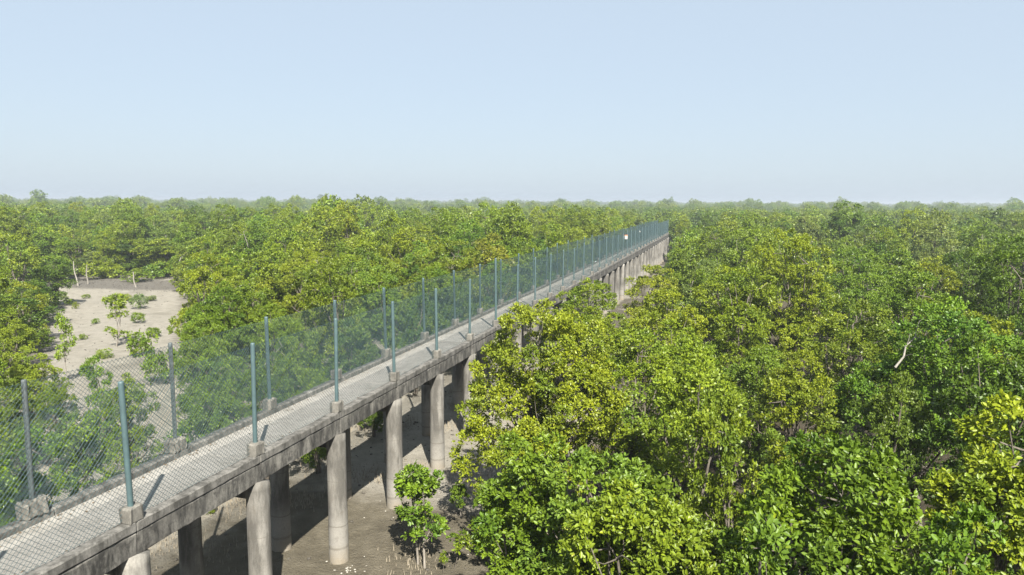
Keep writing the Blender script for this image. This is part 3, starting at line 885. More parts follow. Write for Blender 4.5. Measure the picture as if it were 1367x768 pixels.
    (-14.7, 40.1, 5.6, 1.68, 3, 'olive mangrove tree in the belt behind the left fence, rightmost', 'trees in the belt behind the left fence'),
    (-88.5, 83.5, 7.5, 2.25, 0, 'yellow-green mangrove tree beyond the sandy clearing, second from left', 'forest trees beyond the sandy clearing'),
    (37.7, 130.7, 9.0, 2.49, 0, 'tall yellow-green mangrove tree toward the skyline right of walkway, rightmost', 'trees toward the right-hand skyline'),
    (-89.0, 80.0, 6.1, 2.20, 3, 'broad olive mangrove tree beyond the sandy clearing, second from left', 'forest trees beyond the sandy clearing'),
    (-78.1, 92.2, 9.1, 3.47, 2, 'tall dark green mangrove tree beyond the sandy clearing, rightmost', 'forest trees beyond the sandy clearing'),
    (-6.4, 120.0, 7.9, 2.16, 0, 'yellow-green mangrove tree toward the skyline right of walkway', 'trees toward the right-hand skyline'),
    (-85.3, 75.9, 4.7, 4.08, 3, 'low olive mangrove tree beyond the sandy clearing', 'forest trees beyond the sandy clearing'),
    (6.0, 85.0, 8.4, 2.51, 2, 'tall dark green mangrove tree farther out right of walkway, leftmost', 'forest trees well out right of the walkway'),
    (2.8, 53.8, 7.4, 2.27, 0, 'yellow-green mangrove tree farther out right of walkway, leftmost', 'forest trees well out right of the walkway'),
    (-48.7, 69.3, 7.9, 3.37, 1, 'broad fresh green mangrove tree toward the skyline left of walkway', 'trees toward the left-hand skyline'),
    (-73.6, 57.0, 7.6, 2.75, 3, 'broad olive mangrove tree beyond the sandy clearing, leftmost', 'forest trees beyond the sandy clearing'),
    (-21.3, 34.2, 6.6, 2.57, 0, 'broad yellow-green mangrove tree in the belt behind the left fence, leftmost', 'trees in the belt behind the left fence'),
    (-18.4, 119.2, 9.2, 2.92, 0, 'tall yellow-green mangrove tree toward the skyline left of walkway, tenth from left', 'trees toward the left-hand skyline'),
    (-49.1, 62.8, 7.5, 3.51, 0, 'broad yellow-green mangrove tree farther back beyond the left fence, leftmost', 'forest trees farther back beyond the left fence'),
    (-98.1, 91.1, 8.2, 2.50, 1, 'tall fresh green mangrove tree beyond the sandy clearing, fourth from left', 'forest trees beyond the sandy clearing'),
    (-59.0, 111.1, 9.6, 3.33, 0, 'tall yellow-green mangrove tree toward the skyline left of walkway, third from left', 'trees toward the left-hand skyline'),
    (-97.3, 104.0, 9.4, 2.72, 0, 'tall yellow-green mangrove tree beyond the sandy clearing, fourth from left', 'forest trees beyond the sandy clearing'),
    (-55.2, 65.0, 5.8, 3.28, 3, 'broad olive mangrove tree beyond the sandy clearing, rightmost', 'forest trees beyond the sandy clearing'),
    (-21.9, 15.8, 4.1, 1.39, 1, 'low fresh green mangrove tree just behind the left fence, leftmost', 'trees just behind the left fence'),
    (27.5, 92.7, 8.4, 2.83, 1, 'tall fresh green mangrove tree toward the skyline right of walkway', 'trees toward the right-hand skyline'),
    (-18.3, 89.9, 9.6, 2.84, 3, 'tall olive mangrove tree toward the skyline left of walkway, rightmost', 'trees toward the left-hand skyline'),
    (-27.2, 36.9, 5.6, 1.57, 0, 'yellow-green mangrove tree in the belt behind the left fence, leftmost', 'trees in the belt behind the left fence'),
    (3.3, 65.9, 8.1, 2.94, 3, 'tall olive mangrove tree farther out right of walkway, second from left', 'forest trees well out right of the walkway'),
    (-4.4, 89.9, 6.4, 2.32, 0, 'broad yellow-green mangrove tree toward the skyline right of walkway', 'trees toward the right-hand skyline'),
    (-56.6, 83.9, 9.6, 2.60, 0, 'tall yellow-green mangrove tree toward the skyline left of walkway, second from left', 'trees toward the left-hand skyline'),
    (-34.2, 43.2, 6.5, 2.09, 1, 'fresh green mangrove tree farther back beyond the left fence, leftmost', 'forest trees farther back beyond the left fence'),
    (-45.4, 59.8, 7.9, 2.45, 3, 'olive mangrove tree farther back beyond the left fence, leftmost', 'forest trees farther back beyond the left fence'),
    (12.6, 85.3, 6.8, 2.07, 3, 'olive mangrove tree farther out right of walkway, second from left', 'forest trees well out right of the walkway'),
    (-94.6, 80.3, 7.4, 2.28, 3, 'olive mangrove tree beyond the sandy clearing, leftmost', 'forest trees beyond the sandy clearing'),
    (-102.1, 91.4, 8.3, 2.54, 1, 'tall fresh green mangrove tree beyond the sandy clearing, third from left', 'forest trees beyond the sandy clearing'),
    (20.8, 74.8, 6.9, 2.06, 4, 'pale grey-green mangrove tree farther out right of walkway, rightmost', 'forest trees well out right of the walkway'),
    (15.8, 91.1, 7.7, 2.52, 4, 'pale grey-green mangrove tree toward the skyline right of walkway, rightmost', 'trees toward the right-hand skyline'),
    (-97.5, 96.6, 9.6, 3.02, 0, 'tall yellow-green mangrove tree beyond the sandy clearing, third from left', 'forest trees beyond the sandy clearing'),
    (8.0, 120.3, 8.7, 2.87, 3, 'tall olive mangrove tree toward the skyline right of walkway, leftmost', 'trees toward the right-hand skyline'),
    (17.0, 55.9, 7.7, 2.22, 0, 'yellow-green mangrove tree farther out right of walkway, rightmost', 'forest trees well out right of the walkway'),
    (-59.2, 47.0, 5.7, 2.94, 1, 'broad fresh green mangrove tree beyond the sandy clearing, leftmost', 'forest trees beyond the sandy clearing'),
    (-112.2, 102.1, 9.6, 3.04, 0, 'tall yellow-green mangrove tree beyond the sandy clearing, second from left', 'forest trees beyond the sandy clearing'),
    (-100.6, 87.9, 7.7, 2.09, 1, 'fresh green mangrove tree beyond the sandy clearing, leftmost', 'forest trees beyond the sandy clearing'),
    (-94.5, 89.7, 8.1, 2.57, 4, 'tall pale grey-green mangrove tree beyond the sandy clearing, second from left', 'forest trees beyond the sandy clearing'),
    (-92.1, 99.9, 8.1, 2.64, 4, 'tall pale grey-green mangrove tree beyond the sandy clearing, rightmost', 'forest trees beyond the sandy clearing'),
    (-44.8, 97.2, 9.2, 2.76, 0, 'tall yellow-green mangrove tree toward the skyline left of walkway, fourth from left', 'trees toward the left-hand skyline'),
    (-20.0, 45.6, 7.1, 2.12, 1, 'fresh green mangrove tree farther back beyond the left fence, rightmost', 'forest trees farther back beyond the left fence'),
    (-40.3, 88.1, 8.5, 2.89, 1, 'tall fresh green mangrove tree toward the skyline left of walkway, leftmost', 'trees toward the left-hand skyline'),
    (-2.8, 68.2, 7.2, 1.74, 1, 'fresh green mangrove tree farther out right of walkway, leftmost', 'forest trees well out right of the walkway'),
    (-23.1, 101.1, 9.6, 2.63, 0, 'tall yellow-green mangrove tree toward the skyline left of walkway, sixth from left', 'trees toward the left-hand skyline'),
    (-116.8, 103.8, 9.6, 2.66, 2, 'tall dark green mangrove tree beyond the sandy clearing, leftmost', 'forest trees beyond the sandy clearing'),
    (23.8, 82.9, 7.9, 2.81, 1, 'fresh green mangrove tree farther out right of walkway, rightmost', 'forest trees well out right of the walkway'),
    (37.7, 109.5, 8.0, 2.41, 3, 'olive mangrove tree toward the skyline right of walkway, rightmost', 'trees toward the right-hand skyline'),
    (-4.9, 94.2, 6.9, 1.94, 4, 'pale grey-green mangrove tree toward the skyline right of walkway, leftmost', 'trees toward the right-hand skyline'),
    (-82.0, 87.2, 7.9, 2.19, 1, 'fresh green mangrove tree beyond the sandy clearing, rightmost', 'forest trees beyond the sandy clearing'),
    (-103.8, 97.0, 8.9, 2.83, 1, 'tall fresh green mangrove tree beyond the sandy clearing, fifth from left', 'forest trees beyond the sandy clearing'),
    (-14.8, 93.5, 7.6, 2.37, 1, 'fresh green mangrove tree toward the skyline left of walkway, leftmost', 'trees toward the left-hand skyline'),
    (-22.2, 38.7, 6.8, 2.39, 1, 'fresh green mangrove tree in the belt behind the left fence, leftmost', 'trees in the belt behind the left fence'),
    (-96.4, 85.1, 6.6, 1.92, 3, 'olive mangrove tree beyond the sandy clearing, rightmost', 'forest trees beyond the sandy clearing'),
    (-16.1, 109.6, 7.9, 2.65, 1, 'fresh green mangrove tree toward the skyline left of walkway, rightmost', 'trees toward the left-hand skyline'),
    (11.2, 61.1, 7.1, 2.04, 2, 'dark green mangrove tree farther out right of walkway', 'forest trees well out right of the walkway'),
    (22.6, 64.6, 8.0, 2.40, 3, 'tall olive mangrove tree farther out right of walkway, rightmost', 'forest trees well out right of the walkway'),
    (-15.8, 98.0, 7.8, 3.09, 0, 'broad yellow-green mangrove tree toward the skyline left of walkway', 'trees toward the left-hand skyline'),
    (-75.2, 100.1, 9.1, 2.56, 3, 'tall olive mangrove tree toward the skyline left of walkway, second from left', 'trees toward the left-hand skyline'),
    (-32.8, 53.7, 6.7, 1.82, 3, 'olive mangrove tree farther back beyond the left fence, second from left', 'forest trees farther back beyond the left fence'),
    (-109.9, 91.7, 8.0, 2.88, 1, 'tall fresh green mangrove tree beyond the sandy clearing, second from left', 'forest trees beyond the sandy clearing'),
    (-16.8, 136.6, 8.1, 4.26, 0, 'tall yellow-green mangrove tree toward the skyline left of walkway, rightmost', 'trees toward the left-hand skyline'),
    (8.7, 57.0, 6.9, 2.15, 1, 'fresh green mangrove tree farther out right of walkway, third from left', 'forest trees well out right of the walkway'),
    (17.1, 67.4, 6.0, 2.19, 0, 'broad yellow-green mangrove tree farther out right of walkway', 'forest trees well out right of the walkway'),
    (10.7, 82.1, 6.5, 2.32, 3, 'olive mangrove tree farther out right of walkway, leftmost', 'forest trees well out right of the walkway'),
    (-82.2, 94.2, 8.6, 2.48, 3, 'tall olive mangrove tree beyond the sandy clearing, third from left', 'forest trees beyond the sandy clearing'),
    (3.5, 119.2, 8.7, 2.85, 0, 'tall yellow-green mangrove tree toward the skyline right of walkway, leftmost', 'trees toward the right-hand skyline'),
    (-35.1, 77.2, 7.9, 2.91, 3, 'broad olive mangrove tree toward the skyline left of walkway', 'trees toward the left-hand skyline'),
    (-37.6, 96.6, 9.4, 2.95, 1, 'tall fresh green mangrove tree toward the skyline left of walkway, rightmost', 'trees toward the left-hand skyline'),
    (10.5, 70.6, 6.4, 2.18, 1, 'fresh green mangrove tree farther out right of walkway, second from left', 'forest trees well out right of the walkway'),
    (-14.9, 131.5, 6.7, 2.17, 4, 'pale grey-green mangrove tree toward the skyline left of walkway', 'trees toward the left-hand skyline'),
    (-122.7, 102.0, 9.5, 2.93, 0, 'tall yellow-green mangrove tree beyond the sandy clearing, leftmost', 'forest trees beyond the sandy clearing'),
    (-50.0, 81.7, 9.6, 2.79, 3, 'tall olive mangrove tree toward the skyline left of walkway, fourth from left', 'trees toward the left-hand skyline'),
    (-3.1, 104.8, 6.9, 2.36, 3, 'olive mangrove tree toward the skyline right of walkway, leftmost', 'trees toward the right-hand skyline'),
    (-21.6, 116.2, 9.0, 2.45, 0, 'tall yellow-green mangrove tree toward the skyline left of walkway, eighth from left', 'trees toward the left-hand skyline'),
    (-113.2, 96.9, 7.7, 2.54, 0, 'yellow-green mangrove tree beyond the sandy clearing, leftmost', 'forest trees beyond the sandy clearing'),
    (-97.5, 108.8, 8.1, 2.91, 0, 'tall yellow-green mangrove tree beyond the sandy clearing, rightmost', 'forest trees beyond the sandy clearing'),
    (-49.0, 108.7, 9.0, 2.89, 3, 'tall olive mangrove tree toward the skyline left of walkway, sixth from left', 'trees toward the left-hand skyline'),
    (-109.1, 97.9, 8.5, 2.89, 4, 'tall pale grey-green mangrove tree beyond the sandy clearing, leftmost', 'forest trees beyond the sandy clearing'),
    (-59.5, 118.5, 8.8, 2.99, 3, 'tall olive mangrove tree toward the skyline left of walkway, fifth from left', 'trees toward the left-hand skyline'),
    (-104.2, 87.9, 7.5, 2.63, 2, 'dark green mangrove tree beyond the sandy clearing', 'forest trees beyond the sandy clearing'),
]

# shared prototypes for the middle and far ranks
PM = []
for s, (H, R) in enumerate([(7.0, 2.6), (6.2, 2.0), (8.6, 2.8), (4.4, 1.5), (6.8, 2.2), (5.6, 2.1), (7.4, 2.4)]):
    PM.append(tree_meshes('mid_tree', seed=100 + s, H=H, R=R, leaf=0.092, clump_r=0.36, tips=44, per_tip=8, fold=False, stems=1 + s % 3, base=0.10, fill=0.92))
PF = []
for s, (H, R) in enumerate([(7.4, 2.7), (6.4, 2.1), (9.2, 3.0), (7.0, 2.4), (8.0, 2.6), (6.0, 2.2)]):
    PF.append(tree_meshes('far_tree', seed=200 + s, H=H, R=R, leaf=0.15, clump_r=0.48, tips=38, per_tip=6, fold=False, stems=1 + s % 2, base=0.05, fill=0.9))

def best(protos, h, r, k):
    sc = [abs(math.log((h / p[2]))) * 0.6 + abs(math.log((r / p[3]))) + abs(math.log((r / h) / (p[3] / p[2]))) for p in protos]
    order = sorted(range(len(protos)), key=lambda i: sc[i])
    return protos[order[k % 2]]

rt_ = random.Random(77)
HI = list(HUES)
for n, (x, y, h, r, hue, label, group) in enumerate(TREES):
    d = math.hypot(x, y)
    if d < 14.5:
        ms = tree_meshes('near_tree', seed=300 + n, H=h, R=r, leaf=0.088, clump_r=0.30, tips=46, per_tip=8, fold=True,
                         stems=2 + n % 2, base=0.07, nl=int(10 + 7 * r), fill=0.85, lobe_k=(0.30, 0.46) if r > 1.3 else (0.38, 0.56))
    elif d < 25 and r > 2.5 and x < -4 and x > -10:      # the broad crown leaning against the walkway
        ms = tree_meshes('big_tree', seed=931, H=h, R=r, leaf=0.09, clump_r=0.36, tips=46, per_tip=8, fold=False, stems=3, base=0.14, nl=17, lobe_k=(0.28, 0.42))
    elif d < 50:
        ms = best(PM, h, r, rt_.randrange(2))
    else:
        ms = best(PF, h, r, rt_.randrange(2))
    place_tree('mangrove_tree', ms, x, y, h, r, HI[hue], rt_.uniform(0, 6.28), label, 'tree', group)

def dead_branch_mesh(seed):
    rng = np.random.default_rng(seed)
    B = Bag()
    p = np.array([[0, 0, -0.5], [0.15, 0.05, 0.1], [0.22, 0.2, 0.6], [0.5, 0.25, 1.1], [0.62, 0.4, 1.5]]) + rng.normal(0, 0.05, (5, 3))
    B.add(*tube(p, [0.05, 0.042, 0.034, 0.022, 0.008], 6))
    for k in range(6):
        a = p[1 + k % 4]; d = unit(rng.normal(0, 1, 3) + np.array([0.2, 0, 0.7])) * rng.uniform(0.4, 0.9)
        B.add(*tube(np.stack([a, a + d * 0.5 + rng.normal(0, 0.05, 3), a + d]), [0.02, 0.014, 0.004], 4))
    V, Q = B.arrays()
    return np_mesh('dead_branch', V, Q, mats=[M_DEAD], smooth=True)
DB = [dead_branch_mesh(s) for s in range(3)]
for n, t in enumerate([o for o in COL.objects if o.name.startswith('mangrove_tree')]):
    if n % 11 == 3:
        crown = [c for c in t.children if c.name.startswith('crown')][0]
        an = rt_.uniform(3.6, 6.0)
        bb = crown.data.name
        rr = max(v[0] for v in crown.bound_box); hh = max(v[2] for v in crown.bound_box)
        o = bpy.data.objects.new('dead_branch', DB[n % 3])
        o.location = (rr * 0.62 * math.cos(an - t.rotation_euler.z), rr * 0.62 * math.sin(an - t.rotation_euler.z), hh * rt_.uniform(0.55, 0.78))
        o.rotation_euler = (rt_.uniform(-0.6, 0.6), rt_.uniform(-0.6, 0.6), rt_.uniform(0, 6))
        o.scale = (0.62, 0.62, 0.62)
        tag(link(o, t), 'bleached bare branch')

# ------------------------------------------------------------------ saplings and shrubs
SMALL = [
    (-7.65, 17.06, 2.67, 0.76, 'fresh green', 'sap', 'bushy green sapling with pale twin stems on the bare mud below the walkway', 'saplings on the mud below the walkway'),
    (-7.70, 20.22, 1.02, 0.26, 'fresh green', 'sap', 'tiny green sprout beside the shaded pile in the mud', 'saplings on the mud below the walkway'),
    (-6.57, 17.18, 1.17, 0.31, 'yellow-green', 'thin', 'thin yellowish sprout right of the bushy sapling on the mud', 'saplings on the mud below the walkway'),
    (-5.51, 17.26, 1.61, 0.53, 'fresh green', 'sap', 'leafy green sapling at the foot of the big trees by the mud', 'saplings on the mud below the walkway'),
    (-4.97, 17.59, 1.43, 0.47, 'fresh green', 'sap', 'green sapling nearest the big trees at the mud edge', 'saplings on the mud below the walkway'),
    (-6.52, 18.71, 0.85, 0.40, 'yellow-green', 'thin', 'pale yellowish sprout between bushy sapling and the big trees', 'saplings on the mud below the walkway'),
    (-6.02, 19.16, 1.52, 0.56, 'fresh green', 'sap', 'low green sapling in the shade behind the mud-edge saplings', 'saplings on the mud below the walkway'),
    (-6.92, 16.91, 0.64, 0.14, 'yellow-green', 'thin', 'very small yellowish sprout just right of the bushy sapling', 'saplings on the mud below the walkway'),
    (-9.02, 23.76, 0.57, 0.28, 'fresh green', 'sap', 'low green sprout in tree shade near the far pile', 'saplings on the mud below the walkway'),
    (-39.51, 38.35, 3.67, 0.98, 'yellow-green', 'sap', 'bare-stemmed yellow-green sapling alone in the middle of the sand flat', 'saplings on the sand flat'),
    (-34.00, 29.47, 3.84, 0.65, 'yellow-green', 'sap', 'tall narrow yellow-green sapling at the near left of the sand flat', 'saplings on the sand flat'),
    (-51.60, 52.45, 1.55, 0.90, 'pale grey-green', 'shrub', 'pale dry shrub at the right edge of the sand flat', 'shrubs on the sand flat and under the walkway'),
    (-48.54, 44.89, 0.50, 0.36, 'fresh green', 'shrub', 'tiny green tuft beside the lone sapling on the sand flat', 'shrubs on the sand flat and under the walkway'),
    (-60.53, 49.40, 0.84, 0.89, 'pale grey-green', 'shrub', 'pale dry shrub at the left edge of the sand flat', 'shrubs on the sand flat and under the walkway'),
    (-57.75, 48.91, 0.76, 0.67, 'olive', 'shrub', 'olive tuft in a low row on the left of the sand flat', 'shrubs on the sand flat and under the walkway'),
    (-59.18, 51.87, 0.72, 0.57, 'olive', 'shrub', 'small olive tuft near the back left of the sand flat', 'shrubs on the sand flat and under the walkway'),
    (-56.81, 55.93, 0.91, 0.82, 'yellow-green', 'shrub', 'yellow-green shrub behind the lone sapling on the sand flat', 'shrubs on the sand flat and under the walkway'),
    (-45.32, 45.98, 0.99, 0.67, 'olive', 'shrub', 'olive shrub on the right part of the sand flat', 'shrubs on the sand flat and under the walkway'),
    (-56.20, 49.92, 0.69, 0.34, 'olive', 'shrub', 'smallest olive tuft in the centre of the sand flat', 'shrubs on the sand flat and under the walkway'),
    (-35.15, 35.81, 1.85, 1.10, 'fresh green', 'shrub', 'round fresh green shrub at the near right of the sand flat', 'shrubs on the sand flat and under the walkway'),
    (-29.10, 30.55, 1.86, 0.89, 'fresh green', 'shrub', 'fresh green shrub at the mouth of the sand flat behind the fence', 'shrubs on the sand flat and under the walkway'),
    (-63.80, 51.33, 0.73, 0.86, 'yellow-green', 'shrub', 'yellow-green tuft at the far left corner of the sand flat', 'shrubs on the sand flat and under the walkway'),
    (-74.35, 71.65, 1.94, 1.90, 'yellow-green', 'shrub', 'yellow-green shrub behind the dark bank, centre', 'shrubs on the sand flat and under the walkway'),
    (-77.07, 67.06, 2.24, 2.01, 'pale grey-green', 'shrub', 'pale grey-green shrub behind the dark bank near dead trunks', 'shrubs on the sand flat and under the walkway'),
    (-68.93, 69.96, 1.50, 2.02, 'olive', 'shrub', 'olive shrub behind the dark bank, right of centre', 'shrubs on the sand flat and under the walkway'),
    (-78.15, 64.97, 1.65, 1.61, 'olive', 'shrub', 'olive shrub behind the dark bank, leftmost', 'shrubs on the sand flat and under the walkway'),
    (-75.52, 69.39, 2.28, 1.68, 'yellow-green', 'shrub', 'yellow-green shrub behind the dark bank, left of centre', 'shrubs on the sand flat and under the walkway'),
    (-69.11, 73.54, 2.14, 1.91, 'fresh green', 'shrub', 'fresh green shrub behind the dark bank, rightmost', 'shrubs on the sand flat and under the walkway'),
    (-55.74, 46.47, 0.53, 0.52, 'olive', 'shrub', 'low olive tuft near the left shore of the sand flat', 'shrubs on the sand flat and under the walkway'),
    (-62.07, 56.44, 0.47, 0.53, 'olive', 'shrub', 'small olive tuft in front of the dark bank', 'shrubs on the sand flat and under the walkway'),
    (-49.72, 47.67, 0.46, 0.45, 'olive', 'shrub', 'low olive tuft just right of the lone sapling', 'shrubs on the sand flat and under the walkway'),
    (-54.40, 56.76, 0.61, 0.74, 'pale grey-green', 'shrub', 'pale dry shrub in front of the dark bank, far right', 'shrubs on the sand flat and under the walkway'),
    (-39.81, 41.70, 0.78, 0.71, 'olive', 'shrub', 'olive shrub beside the trees bordering the sand flat on the right', 'shrubs on the sand flat and under the walkway'),
    (-44.18, 39.64, 0.44, 0.38, 'yellow-green', 'shrub', 'tiny yellow-green tuft in the open near part of the sand flat', 'shrubs on the sand flat and under the walkway'),
    (-37.03, 34.74, 0.67, 0.61, 'yellow-green', 'shrub', 'yellow-green shrub at the near end of the sand flat', 'shrubs on the sand flat and under the walkway'),
    (-64.53, 55.59, 0.54, 0.84, 'olive', 'shrub', 'wide low olive tuft in front of the dark bank, left', 'shrubs on the sand flat and under the walkway'),
    (-19.83, 22.14, 1.50, 0.88, 'fresh green', 'shrub', 'fresh green shrub just behind the left fence on pale ground', 'shrubs on the sand flat and under the walkway'),
    (-14.82, 23.21, 0.53, 0.52, 'fresh green', 'shrub', 'small green shrub under the walkway between two piles', 'shrubs on the sand flat and under the walkway'),
    (-15.33, 17.95, 0.34, 0.31, 'yellow-green', 'shrub', 'tiny yellow-green tuft in the sun under the walkway', 'shrubs on the sand flat and under the walkway'),
]
PS = [tree_meshes('sapling', seed=400 + s, H=2.6, R=0.75, leaf=0.092, clump_r=0.19, tips=20, per_tip=7, fold=True, stems=2 - s % 2, base=0.22, nl=15, lobe_k=(0.26, 0.40)) for s in range(2)]
PL = [tree_meshes('lone_sapling', seed=430 + s, H=3.7, R=0.9, leaf=0.13, clump_r=0.26, tips=18, per_tip=6, fold=False, stems=1, base=0.34 - 0.2 * s, nl=7) for s in range(2)]
for ms in PS + PL:
    ms[1].materials[0] = M_PALEBARK
PT = [tree_meshes('sprout', seed=410 + s, H=1.1, R=0.3, leaf=0.10, clump_r=0.11, tips=9, per_tip=5, fold=True, stems=1, base=0.45, nl=3) for s in range(2)]
PB = [tree_meshes('bush', seed=420 + s, H=1.3, R=0.9, leaf=0.13, clump_r=0.26, tips=14, per_tip=5, fold=False, stems=3, base=0.06, nl=8) for s in range(3)]
for n, (x, y, h, r, hue, kind, label, group) in enumerate(SMALL):
    if kind == 'sap' and x > -20: h *= 1.12; r *= 1.2
    if kind == 'sap' and x < -20:
        place_tree('mangrove_sapling', PL[n % 2], x, y, h, r, hue, n * 1.7, label, 'sapling', group, 'stem', 'crown')
    elif kind == 'shrub':
        place_tree('shrub', PB[n % 3], x, y, h, r, hue, n * 1.3, label, 'shrub', group, 'stem', 'foliage')
    else:
        place_tree('mangrove_sapling', (PS if kind == 'sap' else PT)[n % 2], x, y, h, r, hue, n * 1.7, label, 'sapling', group, 'stem', 'crown')

# bleached dead trunks at the back of the sand flat
for n, (x, y, h, lx, ly, label) in enumerate([(-70.95, 63.5, 2.9, -0.75, 0.3, 'leaning bleached dead trunk at the back of the sand flat, leftmost of three'),
                                              (-71.8, 65.6, 2.4, 0.05, 0.0, 'upright bleached dead trunk at the back of the sand flat, middle of three'),
                                              (-64.9, 65.7, 1.9, -0.35, 0.1, 'short bleached dead trunk at the back of the sand flat, rightmost of three')]):
    t = np.linspace(0, 1, 7)[:, None]
    p = np.concatenate([t * lx, t * ly, t * h - 0.1], 1) + np.concatenate([0.05 * np.sin(t * 7 + n), 0.05 * np.cos(t * 5), 0 * t], 1)
    B = Bag(); B.add(*tube(p, np.linspace(0.10, 0.045, 7), 7))
    B.add(*tube(np.array([p[4], p[4] + (0.2, 0.1, 0.25), p[4] + (0.35, 0.1, 0.55)]), [0.035, 0.025, 0.01], 5))
    V, Q = B.arrays()
    o = link(bpy.data.objects.new('dead_trunk', np_mesh('dead_trunk', V, Q, mats=[M_DEAD], smooth=True)))
    o.location = (x, y, float(ground_z(x, y)))
    tag(o, label, 'dead tree', 'dead trunks on the sand flat')

# ------------------------------------------------------------------ roots, shells, litter (uncountable)
def cones(name, pts, hmin, hmax, r, mat, seed):
    rng = np.random.default_rng(seed)
    n = len(pts)
    an = np.array([0.2, 2.3, 4.4]) ;
    h = rng.uniform(hmin, hmax, n)
    rr = r * rng.uniform(0.7, 1.4, n)
    base = np.stack([pts[:, None, 0] + rr[:, None] * np.cos(an), pts[:, None, 1] + rr[:, None] * np.sin(an), np.repeat(ground_z(pts[:, 0], pts[:, 1])[:, None] - 0.03, 3, 1)], -1)
    tip = np.stack([pts[:, 0] + rng.normal(0, 0.15, n) * h, pts[:, 1] + rng.normal(0, 0.15, n) * h, ground_z(pts[:, 0], pts[:, 1]) + h], -1)[:, None]
    v = np.concatenate([base, tip], 1).reshape(-1, 3)
    b = np.arange(n)[:, None] * 4
    t = np.concatenate([b + np.array([[0, 1, 3]]), b + np.array([[1, 2, 3]]), b + np.array([[2, 0, 3]])], 1).reshape(-1, 3)
    return link(bpy.data.objects.new(name, np_mesh(name, v, None, t, [mat])))
rg = np.random.default_rng(9)
cl_c = np.stack([rg.uniform(-16, -3, 70), rg.uniform(11, 34, 70)], -1)
pts = (cl_c[rg.integers(0, 70, 5200)] + rg.normal(0, 0.45, (5200, 2)))
pts = pts[(np.abs(pts[:, 0] + 9.92) > 0.4)]
roots = cones('breathing_roots', pts, 0.05, 0.26, 0.018, M_ROOT, 3)
tag(roots, 'thin mangrove breathing roots sticking up from the mud', 'roots', kind='stuff')

def chips(name, pts, s0, s1, mat, seed, flat=0.35):
    rng = np.random.default_rng(seed)
    ico = bmesh.new(); bmesh.ops.create_icosphere(ico, subdivisions=1, radius=1.0)
    iv = np.array([v.co[:] for v in ico.verts]); it = np.array([[v.index for v in f.verts] for f in ico.faces]); ico.free()
    n = len(pts)
    s = rng.uniform(s0, s1, n)
    sc = np.stack([s * rng.uniform(0.7, 1.5, n), s * rng.uniform(0.6, 1.0, n), s * flat * rng.uniform(0.6, 1.3, n)], -1)
    a = rng.uniform(0, 6.28, n)
    v = iv[None] * sc[:, None] * (1 + rng.normal(0, 0.12, (n, len(iv), 1)))
    x = v[..., 0] * np.cos(a)[:, None] - v[..., 1] * np.sin(a)[:, None] + pts[:, None, 0]
    y = v[..., 0] * np.sin(a)[:, None] + v[..., 1] * np.cos(a)[:, None] + pts[:, None, 1]
    z = v[..., 2] + ground_z(pts[:, 0], pts[:, 1])[:, None] + 0.01
    vv = np.stack([x, y, z], -1).reshape(-1, 3)
    tt = (it[None] + (np.arange(n) * len(iv))[:, None, None]).reshape(-1, 3)
    return link(bpy.data.objects.new(name, np_mesh(name, vv, None, tt, [mat])))
sp = np.concatenate([np.stack([rg.normal(-9.6, 0.8, 14), rg.normal(15.6, 0.9, 14)], -1), np.stack([rg.normal(-9.55, 0.12, 14), rg.normal(16.35, 0.15, 14)], -1),
                     np.stack([rg.uniform(-12, -4.5, 40), rg.uniform(13, 28, 40)], -1)])
tag(chips('shell_fragments', sp, 0.015, 0.042, M_SHELL, 4), 'scattered white shell fragments on the mud by the piles', 'shells', kind='stuff')
dp = np.concatenate([np.stack([rg.uniform(-17, -3, 900), rg.uniform(11, 36, 900)], -1), np.stack([rg.uniform(-72, -34, 700), rg.uniform(30, 66, 700)], -1),
                     np.stack([rg.uniform(-74, -58, 900), rg.uniform(62.5, 72, 900)], -1)])
tag(chips('mud_clods', dp, 0.012, 0.075, M_DARKMUD, 5, 0.5), 'small dark clods and debris strewn over mud and sand', 'debris', kind='stuff')

# dry leaves blown against the kerbs of the walkway
nl_ = 900
ly = rg.uniform(3, 70, nl_); side = rg.random(nl_) < 0.6
lx = np.where(side, PX_F + 0.14 + np.abs(rg.normal(0, 0.14, nl_)), PX_N - 0.14 - np.abs(rg.normal(0, 0.2, nl_)))
an_ = rg.uniform(0, 6.28, nl_); sz_ = rg.uniform(0.02, 0.05, nl_)
dx, dy = np.cos(an_) * sz_, np.sin(an_) * sz_
lz = np.full(nl_, Z_DECK + 0.012)
lv = np.stack([np.stack([lx - dx, ly - dy, lz], -1), np.stack([lx - dy * 0.45, ly + dx * 0.45, lz + 0.006], -1),
               np.stack([lx + dx, ly + dy, lz], -1), np.stack([lx + dy * 0.45, ly - dx * 0.45, lz + 0.004], -1)], 1).reshape(-1, 3)
lit_o = link(bpy.data.objects.new('leaf_litter', np_mesh('leaf_litter', lv, np.arange(nl_ * 4).reshape(-1, 4), mats=[plain_material('dry_leaf', (0.13, 0.085, 0.04), 0.8, 0.5, 18.0)])))
tag(lit_o, 'dry brown leaves strewn along the walkway kerbs', 'leaves', kind='stuff')

